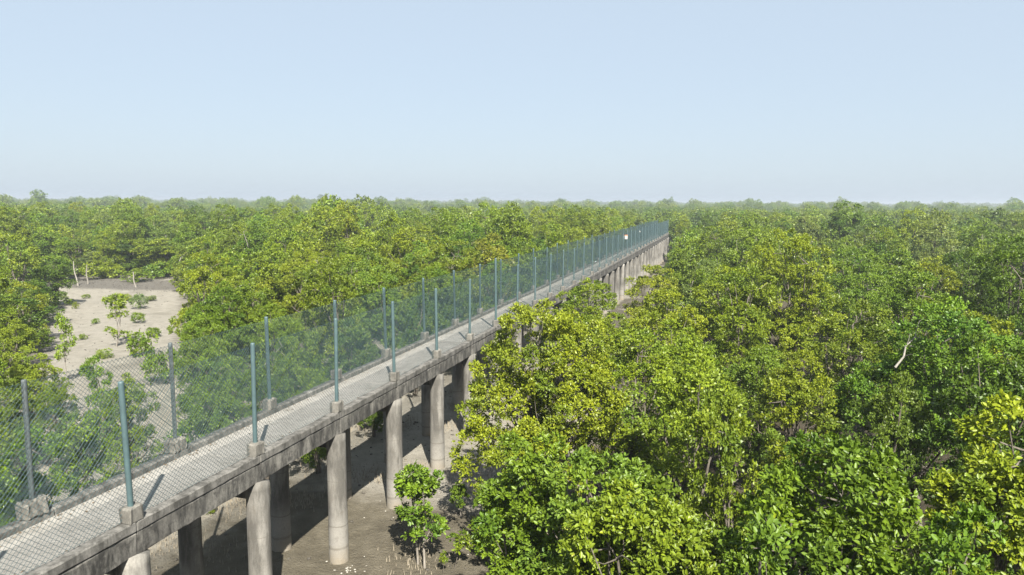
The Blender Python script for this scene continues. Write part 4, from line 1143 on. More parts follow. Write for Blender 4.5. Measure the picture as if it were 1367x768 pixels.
# ------------------------------------------------------------------ distant forest, one mass
PV = []
vcol = bpy.data.collections.new('forest_sources')
for s, (H, R) in enumerate([(7.5, 3.0), (6.5, 2.8), (8.5, 3.2), (7.0, 3.4), (9.5, 3.3), (6.0, 2.6)]):
    v, q, l, c, wv_, wq_ = tree_arrays(seed=500 + s, H=H, R=R, leaf=0.33, clump_r=0.68, tips=20, per_tip=4, fold=False, base=0.08, nl=9, stems=1)
    me = np_mesh('forest_tree', v, q, mats=[M_LEAF_FAR], fattr={'lr': l, 'cr': c})
    o = bpy.data.objects.new('forest_tree', me)
    vcol.objects.link(o); PV.append(o)
rf_ = np.random.default_rng(21)
FP = [np.array([(-20.9,67.0,4.1,1.6),(31.1,82.9,6.7,2.4),(-34.0,63.7,7.7,2.4),(-30.6,64.7,6.1,1.8),(-50.6,59.0,5.7,1.9),(-3.3,73.4,6.1,1.8),(-72.5,52.8,6.3,2.4),(5.8,76.0,5.0,1.8),(3.1,75.2,3.8,1.1),(-68.0,54.2,5.5,2.1),(14.4,78.8,5.2,1.7),(11.2,77.8,5.4,1.8),(34.5,85.0,6.4,2.1),(8.4,77.3,6.5,1.9),(47.7,89.6,7.9,2.4),(-0.4,74.8,4.6,1.6),(41.6,87.7,6.4,2.3),(37.3,86.8,8.1,2.3),(-41.2,63.4,7.2,2.1),(-86.9,49.8,6.8,2.6),(-18.5,70.7,7.2,2.6),(27.5,84.3,5.9,2.2),(-76.7,53.7,8.2,2.6),(-22.7,69.9,6.8,2.1),(-31.5,67.8,6.2,2.3),(-83.8,52.0,4.3,1.3),(-5.0,75.4,3.9,1.3),(-26.1,69.6,6.7,2.0),(18.9,83.0,5.0,1.6),(-81.2,54.0,7.9,3.0),(-90.7,51.0,6.2,1.9),(30.9,87.5,6.1,2.1),(-3.3,77.4,5.3,1.7),(37.6,89.5,4.2,1.3),(14.9,83.1,6.4,2.2),(6.7,80.7,7.2,2.7),(-44.9,65.0,3.7,1.1),(49.0,93.6,5.6,2.1),(-34.8,69.2,7.2,2.1),(45.0,93.1,7.7,2.8),(-18.1,74.1,6.0,1.9),(25.8,87.4,6.6,2.3),(-87.8,53.7,6.6,2.3),(40.4,91.7,5.3,1.5),(-25.4,71.9,3.7,1.1),(33.3,90.0,5.8,2.2),(-78.7,57.1,5.0,1.5),(-29.5,72.2,6.5,2.0),(21.1,87.4,6.1,2.1),(-23.7,74.3,7.2,2.1),(-44.4,68.1,6.0,1.9),(41.6,94.2,6.1,1.7),(36.7,92.9,6.1,2.1),(-93.5,54.5,8.1,3.0),(0.5,82.4,5.8,2.1),(49.4,97.1,6.7,2.0),(-2.8,81.7,6.7,2.2),(52.3,98.1,5.7,1.9),(17.4,87.8,6.6,2.2),(-36.7,72.0,7.2,2.3),(-98.5,53.8,8.6,3.1),(-21.2,76.8,7.0,2.1),(-41.8,71.1,8.6,3.2),(45.8,97.3,8.0,2.7),(-33.3,73.7,6.7,2.3),(23.3,90.6,6.7,2.6),(-27.4,75.5,5.9,2.0),(-58.7,66.3,4.1,1.2),(-88.8,57.8,7.2,2.4),(31.3,93.6,6.3,2.1),(-83.9,59.5,7.2,2.2),(2.4,85.3,6.8,2.1),(39.5,96.2,6.0,1.8),(42.2,97.1,4.5,1.6),(-24.9,77.3,6.3,1.9),(12.8,88.8,5.1,1.9),(19.1,90.7,4.8,1.8),(-1.1,84.6,3.9,1.5),(52.7,100.6,3.7,1.1),(-20.1,79.8,6.3,1.9),(-5.5,83.9,3.7,1.3),(50.0,100.8,6.4,1.8),(-56.1,69.2,5.8,2.2),(7.5,88.3,5.7,1.8),(36.8,96.9,5.2,1.9),(-52.7,70.7,5.4,1.9),(-103.1,56.1,7.9,2.6),(-28.8,77.9,5.1,1.6),(-39.3,75.1,7.2,2.5),(-82.1,62.3,5.1,1.5),(33.2,96.5,3.7,1.4),(-86.8,61.3,7.6,2.2),(-91.7,59.9,7.5,2.2),(-99.2,57.7,7.3,2.1),(-79.3,63.7,6.2,2.1),(40.8,100.0,9.1,2.7),(-2.4,86.9,5.2,1.8),(53.9,103.7,5.8,1.9),(2.4,88.4,5.8,1.8),(20.9,93.9,5.2,1.8),(-96.1,59.2,5.8,1.8),(45.0,101.6,7.6,2.3),(-24.9,80.6,6.3,2.4),(-49.6,73.6,6.6,2.1),(51.5,103.5,3.9,1.2),(-31.1,79.8,6.9,2.0),(35.9,99.7,5.4,1.8),(-0.2,89.2,5.5,1.6),(32.7,99.3,5.7,1.9),(57.1,107.1,8.6,2.7),(-20.6,83.7,6.4,2.3),(-84.5,64.7,5.6,1.8),(-107.0,58.5,9.1,2.6),(-28.3,81.7,6.3,1.8),(-44.5,77.0,6.5,2.5),(27.3,98.5,6.5,2.4),(-102.6,60.2,8.0,2.6),(-89.1,64.3,7.5,2.3),(-94.3,62.5,5.5,1.8),(5.0,92.3,6.9,2.6),(46.3,104.6,5.9,1.7),(-54.1,74.8,5.9,2.2),(-48.2,76.7,6.0,2.2),(39.6,103.3,5.8,1.9),(-40.8,79.5,6.9,2.7),(51.0,106.9,7.3,2.7),(-97.8,62.6,7.0,2.4),(35.7,103.0,6.2,1.9),(-23.6,85.1,4.2,1.5),(53.8,108.2,3.7,1.3),(-1.3,92.3,7.2,2.5),(32.8,102.3,4.7,1.4),(7.6,95.2,5.8,1.9),(-36.8,82.2,6.5,2.1),(29.4,102.0,5.6,1.8),(47.6,107.5,5.1,1.8),(-27.9,85.6,9.1,3.1),(-106.0,62.2,6.7,2.4),(59.7,111.4,5.5,2.0),(-109.5,61.5,8.1,2.3),(-93.3,66.3,7.1,2.2),(-33.5,84.0,5.7,2.0),(24.6,101.4,5.5,1.8),(41.0,106.6,6.5,2.5),(56.2,110.8,4.2,1.5),(33.4,104.5,4.6,1.5),(44.3,108.3,5.3,1.7),(4.2,96.7,7.5,2.5),(36.2,106.0,5.0,1.5),(26.4,103.1,4.4,1.3),(-101.4,65.2,5.1,1.8),(-39.7,83.6,5.2,2.0),(30.2,104.7,6.4,1.9),(-113.9,62.3,9.1,2.7),(0.4,96.1,7.1,2.1),(53.4,111.9,6.5,2.2),(-63.6,77.3,7.4,2.7),(-44.8,83.3,7.0,2.7),(-104.4,65.6,7.0,2.0),(-97.2,67.5,4.7,1.5),(-37.2,85.7,6.3,2.0),(50.0,111.9,6.8,2.0),(8.2,99.4,5.6,1.6),(-32.7,87.7,8.4,3.0),(58.9,115.3,9.0,2.8),(-58.7,80.1,6.8,2.2),(27.2,105.6,5.4,1.6),(-108.0,65.3,4.9,1.6),(18.2,103.0,5.8,2.0),(-110.7,64.5,4.8,1.7),(21.6,104.1,5.9,1.7),(-100.0,68.4,8.0,2.3),(40.9,110.2,5.2,1.9),(1.9,98.5,4.3,1.2),(10.7,101.4,6.6,2.2),(44.1,111.5,6.8,2.4),(55.1,114.6,4.7,1.4),(-4.5,97.1,5.8,1.7),(32.8,108.2,5.9,2.2),(-94.5,71.4,8.3,2.9),(63.3,118.2,6.2,1.9),(24.1,106.7,6.9,2.6),(47.1,114.0,6.9,2.4),(-105.8,68.4,5.4,1.8),(-52.7,84.5,7.3,2.2),(-61.4,81.9,6.4,1.9),(-20.2,94.3,6.8,2.4),(-2.6,99.4,5.6,2.1),(51.9,115.7,5.8,1.8),(4.4,102.0,7.5,2.8),(15.6,105.2,6.3,1.9),(-64.5,81.3,6.0,2.1),(-115.1,66.2,5.7,2.1),(12.6,104.4,6.2,2.1),(1.0,100.7,3.7,1.2),(-45.6,87.1,5.9,1.9),(27.2,109.1,7.7,2.4),(-119.8,65.3,7.8,2.6),(-109.4,68.5,7.3,2.6),(-28.1,92.6,6.0,2.1),(55.4,117.7,8.0,2.6),(-49.9,86.2,5.0,1.9),(9.4,104.0,3.7,1.4),(60.7,119.5,4.9,1.6),(-36.6,90.9,6.8,2.1),(-103.7,71.1,8.1,2.5),(18.0,106.9,4.0,1.2),(33.3,111.8,6.4,2.2),(-33.1,92.2,7.1,2.3),(64.5,121.0,4.1,1.3),(42.5,115.0,7.4,2.5),(20.2,108.3,7.2,2.1),(-90.9,75.3,6.2,2.1),(-43.8,89.7,6.5,2.0),(-5.6,101.3,6.0,1.8),(24.0,110.3,5.9,1.8),(-59.8,85.1,4.1,1.3),(-67.7,83.3,7.6,2.5),(57.3,120.1,4.1,1.2),(6.7,105.3,6.1,1.7),(-114.1,69.4,6.3,2.2),(-63.6,84.6,7.4,2.2),(29.3,112.3,7.0,2.5),(-23.4,96.6,6.2,1.8),(46.1,117.5,7.3,2.1),(-19.8,97.7,5.7,1.8),(16.1,109.2,8.5,2.8),(-107.9,72.3,7.8,2.7),(49.6,119.0,6.4,2.1),(65.9,123.9,6.3,2.2),(-30.7,95.5,7.9,2.6),(-118.3,69.5,8.5,2.6),(-39.2,92.9,4.8,1.4),(-93.5,76.9,5.9,1.9),(60.1,123.0,7.7,2.3),(-99.1,75.6,7.3,2.7),(-48.0,90.8,7.2,2.1),(-53.9,89.0,5.5,1.7),(21.1,111.4,4.7,1.8),(-125.3,67.9,5.5,1.8),(-57.6,88.3,6.8,1.9),(9.4,108.1,6.1,2.1),(34.4,115.3,3.9,1.1),(-26.0,97.9,6.2,1.8),(-43.2,92.8,6.2,1.9),(1.1,106.0,6.3,2.2),(31.7,115.3,6.3,2.1),(-60.5,87.8,4.9,1.7),(12.4,109.7,5.1,1.5),(43.4,118.9,5.5,1.6),(-112.2,72.9,6.0,1.9),(54.1,122.7,7.0,2.7),(-103.5,75.7,5.9,2.0),(-19.1,100.9,6.6,2.0),(23.5,113.7,6.5,2.3),(-122.5,70.4,6.1,2.3),(27.5,114.8,4.2,1.6),(37.9,118.4,7.4,2.3),(-51.9,91.5,6.0,2.0),(-116.1,72.9,8.9,2.6),(5.8,108.8,4.5,1.5),(62.5,126.5,6.3,2.4),(50.8,122.9,4.6,1.3),(47.1,121.8,4.4,1.6),(-56.6,91.3,6.0,2.0),(65.7,128.1,6.5,2.1),(14.2,112.6,5.4,1.6),(33.1,118.1,4.8,1.6),(-69.1,87.9,6.4,2.4),(-129.3,70.1,7.4,2.1),(59.4,126.2,5.3,1.6),(-119.5,73.1,5.8,1.8),(41.3,121.3,7.7,2.5),(57.0,125.5,4.2,1.4),(44.6,121.8,3.7,1.3),(-100.4,78.9,5.9,1.7),(-48.9,94.5,7.1,2.2),(-84.8,83.9,7.4,2.6),(17.3,114.4,7.2,2.8),(-105.7,77.5,5.1,1.7),(-32.9,99.3,5.8,1.7),(29.1,117.8,6.0,1.9),(2.0,110.1,7.7,2.3),(-126.0,71.9,7.1,2.2),(68.5,129.8,5.5,1.6),(-75.9,86.9,5.3,1.9),(-4.3,108.4,5.5,1.9),(-30.0,100.8,6.0,1.8),(-18.4,104.4,6.6,2.6),(-109.7,77.3,6.7,2.3),(35.5,120.5,5.4,1.6),(10.9,113.4,6.5,2.5),(-60.3,92.5,7.2,2.1),(-27.2,102.2,6.7,2.0),(-52.4,94.9,7.1,2.2),(5.5,112.0,6.1,2.2),(-72.4,89.2,6.9,2.0),(24.5,117.8,4.8,1.7),(-97.3,82.0,6.6,1.9),(-15.3,106.3,4.8,1.6),(60.4,129.2,6.5,1.9),(56.3,127.8,4.9,1.7),(-118.0,76.1,5.4,1.7),(-115.4,77.0,6.3,2.0),(63.4,130.2,5.4,2.0),(30.2,120.4,4.9,1.4),(-132.3,72.6,8.6,2.5),(51.5,127.4,8.3,2.6),(-36.9,100.6,4.5,1.4),(46.6,125.7,5.1,1.7),(20.4,118.0,5.5,2.0),(-70.1,91.2,6.4,2.0),(43.3,125.0,5.3,1.8),(-40.3,100.4,7.5,2.8),(-128.6,73.8,4.8,1.4),(-101.7,82.2,6.9,2.4),(-79.2,88.5,4.2,1.3),(7.9,114.6,4.7,1.4),(-34.4,102.3,7.2,2.5),(-49.7,97.5,4.7,1.7),(-6.6,110.6,5.5,1.7),(-24.9,105.7,8.4,2.9),(38.7,124.5,7.2,2.7),(-126.0,75.7,7.5,2.6),(-89.6,86.1,4.4,1.3),(34.0,123.2,6.2,2.2),(16.5,118.1,5.8,2.0),(-105.1,81.9,6.1,1.9),(2.8,114.1,6.1,2.2),(-57.6,96.4,7.4,2.3),(-30.8,104.5,8.1,2.6),(-122.4,77.0,6.5,2.3),(25.7,121.2,6.7,2.1),(70.6,134.4,5.3,1.7),(-112.0,80.4,8.0,2.3),(-93.1,86.1,6.0,2.3),(12.2,117.5,6.3,2.5),(-53.8,98.0,6.3,1.9),(-73.6,92.3,7.8,2.3),(28.6,122.6,5.3,2.0),(65.9,134.1,7.3,2.3),(-66.4,94.7,6.6,2.0),(5.6,116.0,5.4,1.8),(59.1,132.1,6.3,1.8),(-119.3,79.1,7.4,2.2),(-37.8,103.5,7.2,2.3),(21.9,121.4,5.5,2.0),(-87.3,89.5,6.9,2.3),(-50.3,100.5,6.4,2.2),(54.7,132.0,7.4,2.1),(-62.9,96.9,6.8,2.2),(46.9,129.7,7.1,2.5),(-90.9,88.5,6.3,1.9),(-20.7,109.5,5.6,2.0),(42.5,128.6,7.0,2.7),(-83.1,91.0,4.7,1.8),(-138.4,75.1,8.8,3.4),(49.9,130.6,4.2,1.3),(-2.1,115.4,5.8,1.9),(69.0,136.5,4.3,1.5),(-35.0,105.8,6.2,2.1),(-115.4,81.9,6.6,2.0),(34.8,126.7,5.5,1.8),(-44.9,103.3,7.3,2.7),(-28.9,108.2,6.3,2.3),(-5.6,115.1,5.3,1.7),(-128.2,78.8,6.6,2.1),(16.7,121.8,5.2,1.9),(-108.9,84.6,6.9,2.1),(-132.2,77.8,6.4,2.2),(-41.2,105.2,7.2,2.6),(27.4,125.4,5.2,1.8),(24.7,124.6,5.5,1.6),(-124.3,80.5,6.1,2.1),(19.5,123.2,4.9,1.6),(-25.0,110.2,7.0,2.1),(-75.0,95.5,7.2,2.1),(-61.1,99.4,5.6,1.6),(71.6,138.9,3.9,1.3),(61.0,136.3,6.8,2.3),(-56.2,101.2,5.3,2.0),(-69.6,97.7,7.8,2.6),(30.7,127.4,6.1,2.0),(69.4,138.7,4.0,1.4),(-0.4,118.0,4.9,1.8),(65.6,137.9,5.6,1.9),(-52.8,103.0,6.5,2.4),(-66.0,99.0,6.0,1.8),(11.2,122.0,5.1,1.9),(-22.7,112.3,5.6,1.9),(-38.0,108.0,7.3,2.8),(-111.8,85.9,5.8,1.7),(57.7,136.3,5.7,1.6),(-31.5,109.7,4.6,1.3),(-86.0,93.6,6.0,2.0),(-89.2,92.8,6.4,2.1),(47.0,133.1,3.7,1.3),(-135.6,79.3,7.8,2.3),(-28.3,111.1,5.3,1.6),(-3.8,118.6,6.1,1.8),(-120.6,84.1,8.6,2.8),(14.6,124.0,5.2,1.6),(50.2,135.1,8.1,3.1),(-116.3,85.6,8.2,2.7),(-18.0,114.8,6.0,2.1),(41.1,132.6,6.1,2.3),(34.3,130.5,5.3,1.9),(20.4,126.7,7.9,2.8),(-132.6,80.9,5.6,1.8),(-128.9,82.2,6.5,2.1),(-60.0,102.7,5.1,1.9),(-140.5,78.7,4.7,1.4),(-63.5,102.2,8.4,2.7),(73.9,142.7,4.5,1.4),(-15.5,116.1,3.8,1.1),(-144.5,78.2,7.5,2.8),(-34.9,110.9,7.7,2.4),(-91.9,93.5,4.8,1.6),(77.0,144.2,5.9,1.7),(-124.5,84.3,6.6,2.1),(54.5,137.7,6.9,2.2),(-45.3,108.0,6.4,1.8),(61.0,139.7,6.3,2.0),(-56.6,104.7,6.5,1.9),(67.3,141.8,6.1,2.1),(70.8,143.0,7.3,2.7),(-70.0,100.9,5.6,1.6),(-27.4,114.0,7.0,2.3),(-42.6,109.8,7.2,2.3),(2.6,123.4,7.7,2.4),(-113.5,88.9,7.7,2.4),(5.9,124.3,5.5,1.8),(-80.4,98.7,6.4,1.9),(-89.2,96.2,6.4,2.1),(13.4,126.8,6.6,2.1),(43.7,135.9,7.5,2.9),(23.9,130.1,7.7,2.6),(57.1,139.8,6.0,1.8),(-2.5,122.5,7.8,2.5),(63.2,142.0,6.7,2.1),(-67.5,103.0,6.7,2.5),(16.2,128.0,4.4,1.5),(28.5,132.2,8.5,3.3),(34.0,133.5,5.5,2.1),(-136.6,82.6,4.4,1.5),(51.2,138.7,5.1,1.5),(-105.9,92.2,6.7,2.1),(-60.6,105.7,6.2,2.1),(-119.8,88.3,6.7,2.0),(-141.1,82.4,9.1,3.3),(8.0,126.2,4.6,1.7),(-131.1,84.9,4.6,1.7),(77.0,147.4,8.2,2.4),(-54.4,108.3,7.9,2.7),(-93.3,96.5,6.3,1.9),(-134.4,84.7,8.0,2.4),(-84.3,99.7,7.7,2.7),(-25.6,117.1,6.8,2.1),(72.2,146.0,4.4,1.4),(38.9,136.0,3.7,1.2),(19.8,130.6,5.3,1.8),(-32.5,115.6,9.0,2.6),(-7.2,122.7,4.7,1.4),(-0.2,125.0,4.8,1.8),(-77.9,101.9,4.0,1.4),(-146.1,81.9,6.6,2.5),(-117.2,90.9,8.3,2.7),(-39.5,114.0,7.7,2.3),(-46.4,112.1,7.5,2.4),(3.4,126.5,3.8,1.2),(45.9,139.6,7.4,2.5),(53.6,141.9,6.4,2.2),(-71.0,104.9,7.3,2.5),(-124.0,89.2,7.4,2.7),(10.6,129.3,6.8,2.4),(-65.1,106.7,6.8,2.4),(-88.0,100.1,5.8,2.0),(-29.8,117.3,4.3,1.2),(-150.1,81.8,6.3,2.0),(22.8,133.0,3.7,1.2),(-36.3,115.9,7.1,2.0),(-75.6,104.1,6.3,1.8),(14.6,131.2,7.9,2.6),(-51.7,111.4,6.7,1.9),(-128.6,88.5,6.3,2.4),(66.3,146.8,7.8,3.0),(33.2,136.7,5.9,1.9),(58.1,144.1,5.9,2.0),(62.7,145.5,5.9,1.7),(-107.3,94.8,4.1,1.3),(70.5,148.0,5.3,2.0),(40.9,139.3,6.5,2.3),(5.3,128.8,7.2,2.7),(78.0,150.3,4.7,1.4),(-138.1,86.5,8.7,2.5),(49.3,142.2,7.9,3.0),(-132.5,88.0,7.1,2.0),(73.0,149.0,5.4,1.6),(-80.8,103.5,7.2,2.0),(25.1,135.0,6.8,2.5),(-6.3,125.8,6.2,2.3),(36.4,138.6,6.1,1.9),(-27.9,119.6,5.9,1.8),(-23.8,121.0,6.9,2.2),(0.9,128.3,5.9,2.2),(29.5,136.6,4.3,1.3),(-63.0,109.8,7.2,2.1),(-115.4,94.2,6.1,1.9),(60.0,146.6,5.5,2.1),(-34.2,118.6,5.1,1.7),(-19.4,123.0,5.3,2.0),(-146.3,85.4,6.4,1.8),(-45.2,115.9,9.1,2.8),(79.6,152.6,4.7,1.7),(-122.2,92.8,5.8,2.2),(75.7,151.9,7.4,2.2),(-126.9,91.5,5.0,1.9),(-88.8,102.9,4.7,1.4),(20.8,135.9,7.3,2.7),(-53.1,113.6,4.8,1.5),(-85.5,104.2,5.4,2.0),(-68.4,109.3,5.0,1.5),(-100.3,100.3,8.4,2.8),(38.0,141.1,5.4,1.6),(82.7,154.5,5.4,1.6),(68.7,150.4,5.9,1.8),(-39.3,118.7,8.1,2.6),(-154.8,84.1,6.8,2.6),(15.5,134.7,5.7,1.7),(53.5,146.4,7.3,2.7),(-49.7,115.7,6.2,2.1),(-32.1,121.1,7.4,2.2),(-143.3,87.6,4.2,1.2),(34.8,140.9,5.1,1.7),(32.6,140.1,4.0,1.4),(-78.2,107.4,6.0,1.9),(-119.7,94.9,5.1,1.7),(61.9,149.1,5.8,1.9),(41.6,143.4,8.0,2.4),(44.5,143.8,3.8,1.1),(-71.0,109.8,6.0,1.7),(-81.7,106.8,7.5,2.4),(11.2,134.8,7.5,2.3),(-43.0,118.2,4.0,1.3),(64.7,150.8,7.0,2.3),(-149.9,87.0,7.5,2.8),(-93.9,103.5,5.4,1.7),(7.3,133.5,4.5,1.7),(-1.9,130.8,3.7,1.3),(24.2,138.8,5.3,1.9),(47.6,146.1,6.9,2.3),(-18.3,126.5,7.5,2.5),(-136.5,91.1,5.5,2.0),(-22.0,125.5,7.4,2.6),(-75.5,109.5,6.0,1.8),(-57.0,115.1,6.7,2.4),(-133.7,92.2,6.1,1.8),(3.9,133.5,7.6,2.4),(-4.7,130.6,4.9,1.9),(28.1,140.6,6.1,2.3),(-104.0,101.5,7.2,2.1),(-129.1,94.2,7.9,2.3),(-35.6,121.8,5.9,2.1),(17.6,137.8,6.5,2.1),(-7.5,130.3,6.0,1.8),(-146.5,89.0,6.6,2.4),(-67.5,112.9,9.1,2.9),(58.9,150.1,4.8,1.7),(84.1,157.6,4.7,1.3),(-29.6,124.2,8.0,2.9),(-63.4,113.9,5.7,1.9),(67.8,153.1,5.3,1.7),(-158.7,85.9,7.8,2.7),(74.3,154.9,4.1,1.3),(71.4,154.5,7.5,2.2),(-0.5,133.0,6.2,2.1),(76.5,156.2,6.5,1.9),(-153.4,87.6,5.6,1.7),(55.3,150.0,5.4,1.7),(-54.3,117.6,6.8,2.3),(-48.4,119.3,6.4,2.1),(-91.2,106.5,6.0,2.3),(43.5,146.7,6.3,2.3),(80.5,158.0,7.3,2.4),(61.6,152.2,5.5,1.9),(8.3,136.3,5.3,1.6),(-87.4,108.2,8.3,3.1),(36.3,145.0,7.5,2.4),(31.0,143.4,6.8,2.5),(-125.0,97.4,8.4,3.0),(-73.1,112.5,5.3,1.9),(-43.0,121.8,7.0,2.4),(-143.6,92.1,9.1,2.9),(24.9,141.8,4.6,1.3),(21.3,141.0,5.5,2.0),(-3.6,133.7,4.0,1.4),(-133.5,95.5,5.2,1.5),(-107.1,103.7,7.3,2.7),(10.9,138.9,7.4,2.5),(49.0,150.3,7.1,2.5),(-76.3,113.1,7.8,2.3),(-136.9,95.2,8.0,2.8),(1.0,135.9,5.7,1.8),(18.1,141.4,6.3,1.9),(-81.0,112.2,8.6,3.0),(40.0,147.8,5.3,1.7),(4.6,137.3,5.6,1.7),(64.8,155.1,4.8,1.8),(85.2,161.2,4.2,1.4),(-103.6,105.4,6.5,2.0),(-93.8,108.2,5.9,1.7),(-6.2,134.4,4.7,1.7),(-27.5,128.3,6.4,2.1),(-35.1,126.1,6.4,2.4),(70.3,157.2,4.2,1.4),(-23.9,129.6,7.0,2.2),(74.8,158.8,5.2,1.7),(-18.6,131.5,8.6,2.5),(53.6,152.8,6.0,1.8),(58.9,154.3,5.6,2.0),(-156.0,90.8,8.5,3.1),(-140.5,95.2,6.2,1.8),(-162.6,88.6,5.8,2.2),(56.3,153.7,4.8,1.4),(-40.0,125.7,9.1,3.0),(-3.0,136.2,5.4,1.9),(-48.4,122.9,7.1,2.6),(-30.9,128.3,6.9,2.0),(-71.6,116.2,7.3,2.3),(43.5,150.3,5.4,1.8),(-52.9,122.0,7.6,2.8),(-151.8,92.5,6.7,2.1),(-147.9,93.9,8.4,3.1),(-129.6,99.1,6.2,2.2),(77.4,160.8,5.8,2.2),(26.9,145.7,5.8,1.7),(36.7,149.0,7.4,2.8),(87.4,163.9,5.8,2.1),(-64.4,119.1,9.1,3.3),(-74.6,115.5,4.5,1.3),(61.1,156.0,4.4,1.6),(29.8,146.9,6.1,2.3),(33.1,148.0,5.3,2.0),(19.9,144.4,8.0,2.3),(-91.5,111.2,8.1,2.5),(12.7,142.0,5.5,2.0),(-87.7,112.3,6.9,2.0),(23.4,145.5,7.6,2.5),(-110.0,105.7,6.2,1.8),(83.3,163.4,7.2,2.4),(-44.8,125.0,4.9,1.8),(6.4,140.6,7.4,2.3),(67.3,158.5,5.3,2.0),(1.9,139.2,5.6,2.1),(15.8,143.3,5.1,1.8),(-7.7,136.2,3.8,1.4),(72.0,160.1,4.9,1.8),(50.7,154.0,4.8,1.7),(45.9,152.5,4.2,1.3)])]
def ring(d0, d1, spacing):
    ang0, ang1 = math.radians(16.59 + 43), math.radians(16.59 - 43)
    area = (ang0 - ang1) / 2 * (d1 * d1 - d0 * d0)
    n = int(area / (spacing * spacing))
    d = np.sqrt(rf_.uniform(d0 * d0, d1 * d1, n)); an = rf_.uniform(ang1, ang0, n)
    x = -np.sin(an) * d; y = np.cos(an) * d
    return np.stack([x, y], -1)
R1 = ring(118, 320, 5.0); R2 = ring(320, 900, 8.0); R3 = ring(900, 2900, 19.0)
R1 = R1[(np.abs(R1[:, 0] + 10.9) > 6) | (R1[:, 1] > 142)]
pts3 = []; scl = []
for P, s0, s1 in ((R1, 0.8, 1.22), (R2, 0.95, 1.5), (R3, 1.25, 1.75)):
    k = rf_.uniform(s0, s1, len(P))
    big = rf_.random(len(P)) < 0.03
    # slow swells of canopy height
    sw = 1 + 0.14 * np.sin(P[:, 0] * 0.021 + 1.0) + 0.10 * np.sin(P[:, 1] * 0.034 + P[:, 0] * 0.013)
    kz = np.minimum(k * sw * 0.84, 0.92) * np.where(big, rf_.uniform(1.05, 1.3, len(P)), 1.0)
    if P is not R1:                                     # taller, more uneven stands far out
        th = np.arctan2(P[:, 0], P[:, 1])
        kz = kz * (1.12 + 0.16 * np.sin(th * 37 + 1) * np.sin(th * 91) + 0.12 * np.sin(th * 173 + 2)) * rf_.uniform(0.8, 1.2, len(P))
        kz = np.where(P is R3, kz * 1.22, kz)
    pts3.append(np.concatenate([P, np.zeros((len(P), 1))], 1)); scl.append(np.stack([k, k, kz], -1))
hid = FP[0]; kh = hid[:, 2] / 7.6; kr = hid[:, 3] / 3.0
pts3.append(np.stack([hid[:, 0], hid[:, 1], 0 * kh], -1)); scl.append(np.stack([kr, kr, kh], -1))
pts3 = np.concatenate(pts3); scl = np.concatenate(scl)
fme = bpy.data.meshes.new('distant_forest')
fme.vertices.add(len(pts3)); fme.vertices.foreach_set('co', pts3.astype(np.float32).ravel())
a1 = fme.attributes.new('tree_scale', 'FLOAT_VECTOR', 'POINT'); a1.data.foreach_set('vector', scl.astype(np.float32).ravel())
rot = np.zeros((len(pts3), 3), np.float32); rot[:, 2] = rf_.uniform(0, 6.28, len(pts3))
a2 = fme.attributes.new('tree_rotation', 'FLOAT_VECTOR', 'POINT'); a2.data.foreach_set('vector', rot.ravel())
a3 = fme.attributes.new('tree_index', 'INT', 'POINT'); a3.data.foreach_set('value', rf_.integers(0, len(PV), len(pts3)).astype(np.int32))
hues = np.array([HUES[k] + (1.0,) for k in ('yellow-green', 'fresh green', 'olive', 'dark green', 'pale grey-green')])
pick = rf_.choice(5, len(pts3), p=[0.28, 0.30, 0.24, 0.12, 0.06])
tint = hues[pick] * rf_.uniform(0.85, 1.15, (len(pts3), 1))
a4 = fme.attributes.new('tint', 'FLOAT_COLOR', 'POINT'); a4.data.foreach_set('color', tint.astype(np.float32).ravel())
forest = link(bpy.data.objects.new('distant_forest', fme))
tag(forest, 'hazy mangrove forest canopy stretching away to the horizon', 'forest', kind='stuff')
ng = bpy.data.node_groups.new('forest_scatter', 'GeometryNodeTree')
ng.interface.new_socket('Geometry', in_out='INPUT', socket_type='NodeSocketGeometry')
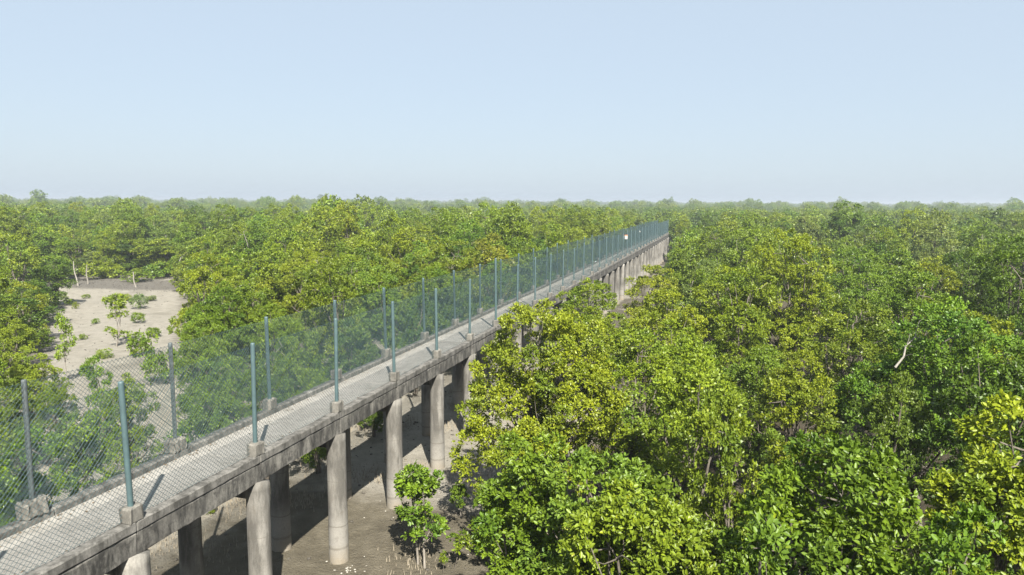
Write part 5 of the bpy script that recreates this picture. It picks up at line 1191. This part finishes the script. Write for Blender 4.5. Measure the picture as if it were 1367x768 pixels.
ng.interface.new_socket('Geometry', in_out='OUTPUT', socket_type='NodeSocketGeometry')
gi = ng.nodes.new('NodeGroupInput'); go = ng.nodes.new('NodeGroupOutput')
ci = ng.nodes.new('GeometryNodeCollectionInfo'); ci.inputs['Collection'].default_value = vcol
ci.inputs['Separate Children'].default_value = True; ci.inputs['Reset Children'].default_value = True
ip = ng.nodes.new('GeometryNodeInstanceOnPoints'); ip.inputs['Pick Instance'].default_value = True
def nattr(nm, typ):
    n = ng.nodes.new('GeometryNodeInputNamedAttribute'); n.data_type = typ; n.inputs['Name'].default_value = nm
    return n.outputs['Attribute']
ng.links.new(gi.outputs[0], ip.inputs['Points'])
ng.links.new(ci.outputs[0], ip.inputs['Instance'])
ng.links.new(nattr('tree_index', 'INT'), ip.inputs['Instance Index'])
ng.links.new(nattr('tree_rotation', 'FLOAT_VECTOR'), ip.inputs['Rotation'])
ng.links.new(nattr('tree_scale', 'FLOAT_VECTOR'), ip.inputs['Scale'])
ng.links.new(ip.outputs[0], go.inputs[0])
md = forest.modifiers.new('scatter', 'NODES'); md.node_group = ng

# ------------------------------------------------------------------ haze
HAZE = True
if HAZE:
    bm = bmesh.new(); bmesh.ops.create_cube(bm, size=1.0)
    for v in bm.verts: v.co = (v.co.x * 16000, v.co.y * 16000, 7.9 + v.co.z * 18.2)
    me = bpy.data.meshes.new('haze'); bm.to_mesh(me); bm.free()
    hm = bpy.data.materials.new('haze'); hm.use_nodes = True
    hm.node_tree.nodes.clear()
    ho = hm.node_tree.nodes.new('ShaderNodeOutputMaterial')
    hv = hm.node_tree.nodes.new('ShaderNodeVolumePrincipled')
    hv.inputs['Color'].default_value = (0.86, 0.92, 1.0, 1)
    hv.inputs['Density'].default_value = 0.00075
    hv.inputs['Anisotropy'].default_value = 0.38
    hm.node_tree.links.new(hv.outputs[0], ho.inputs['Volume'])
    me.materials.append(hm)
    hz = link(bpy.data.objects.new('haze', me))
    tag(hz, 'pale haze hanging over the forest toward the horizon', 'haze', kind='stuff')
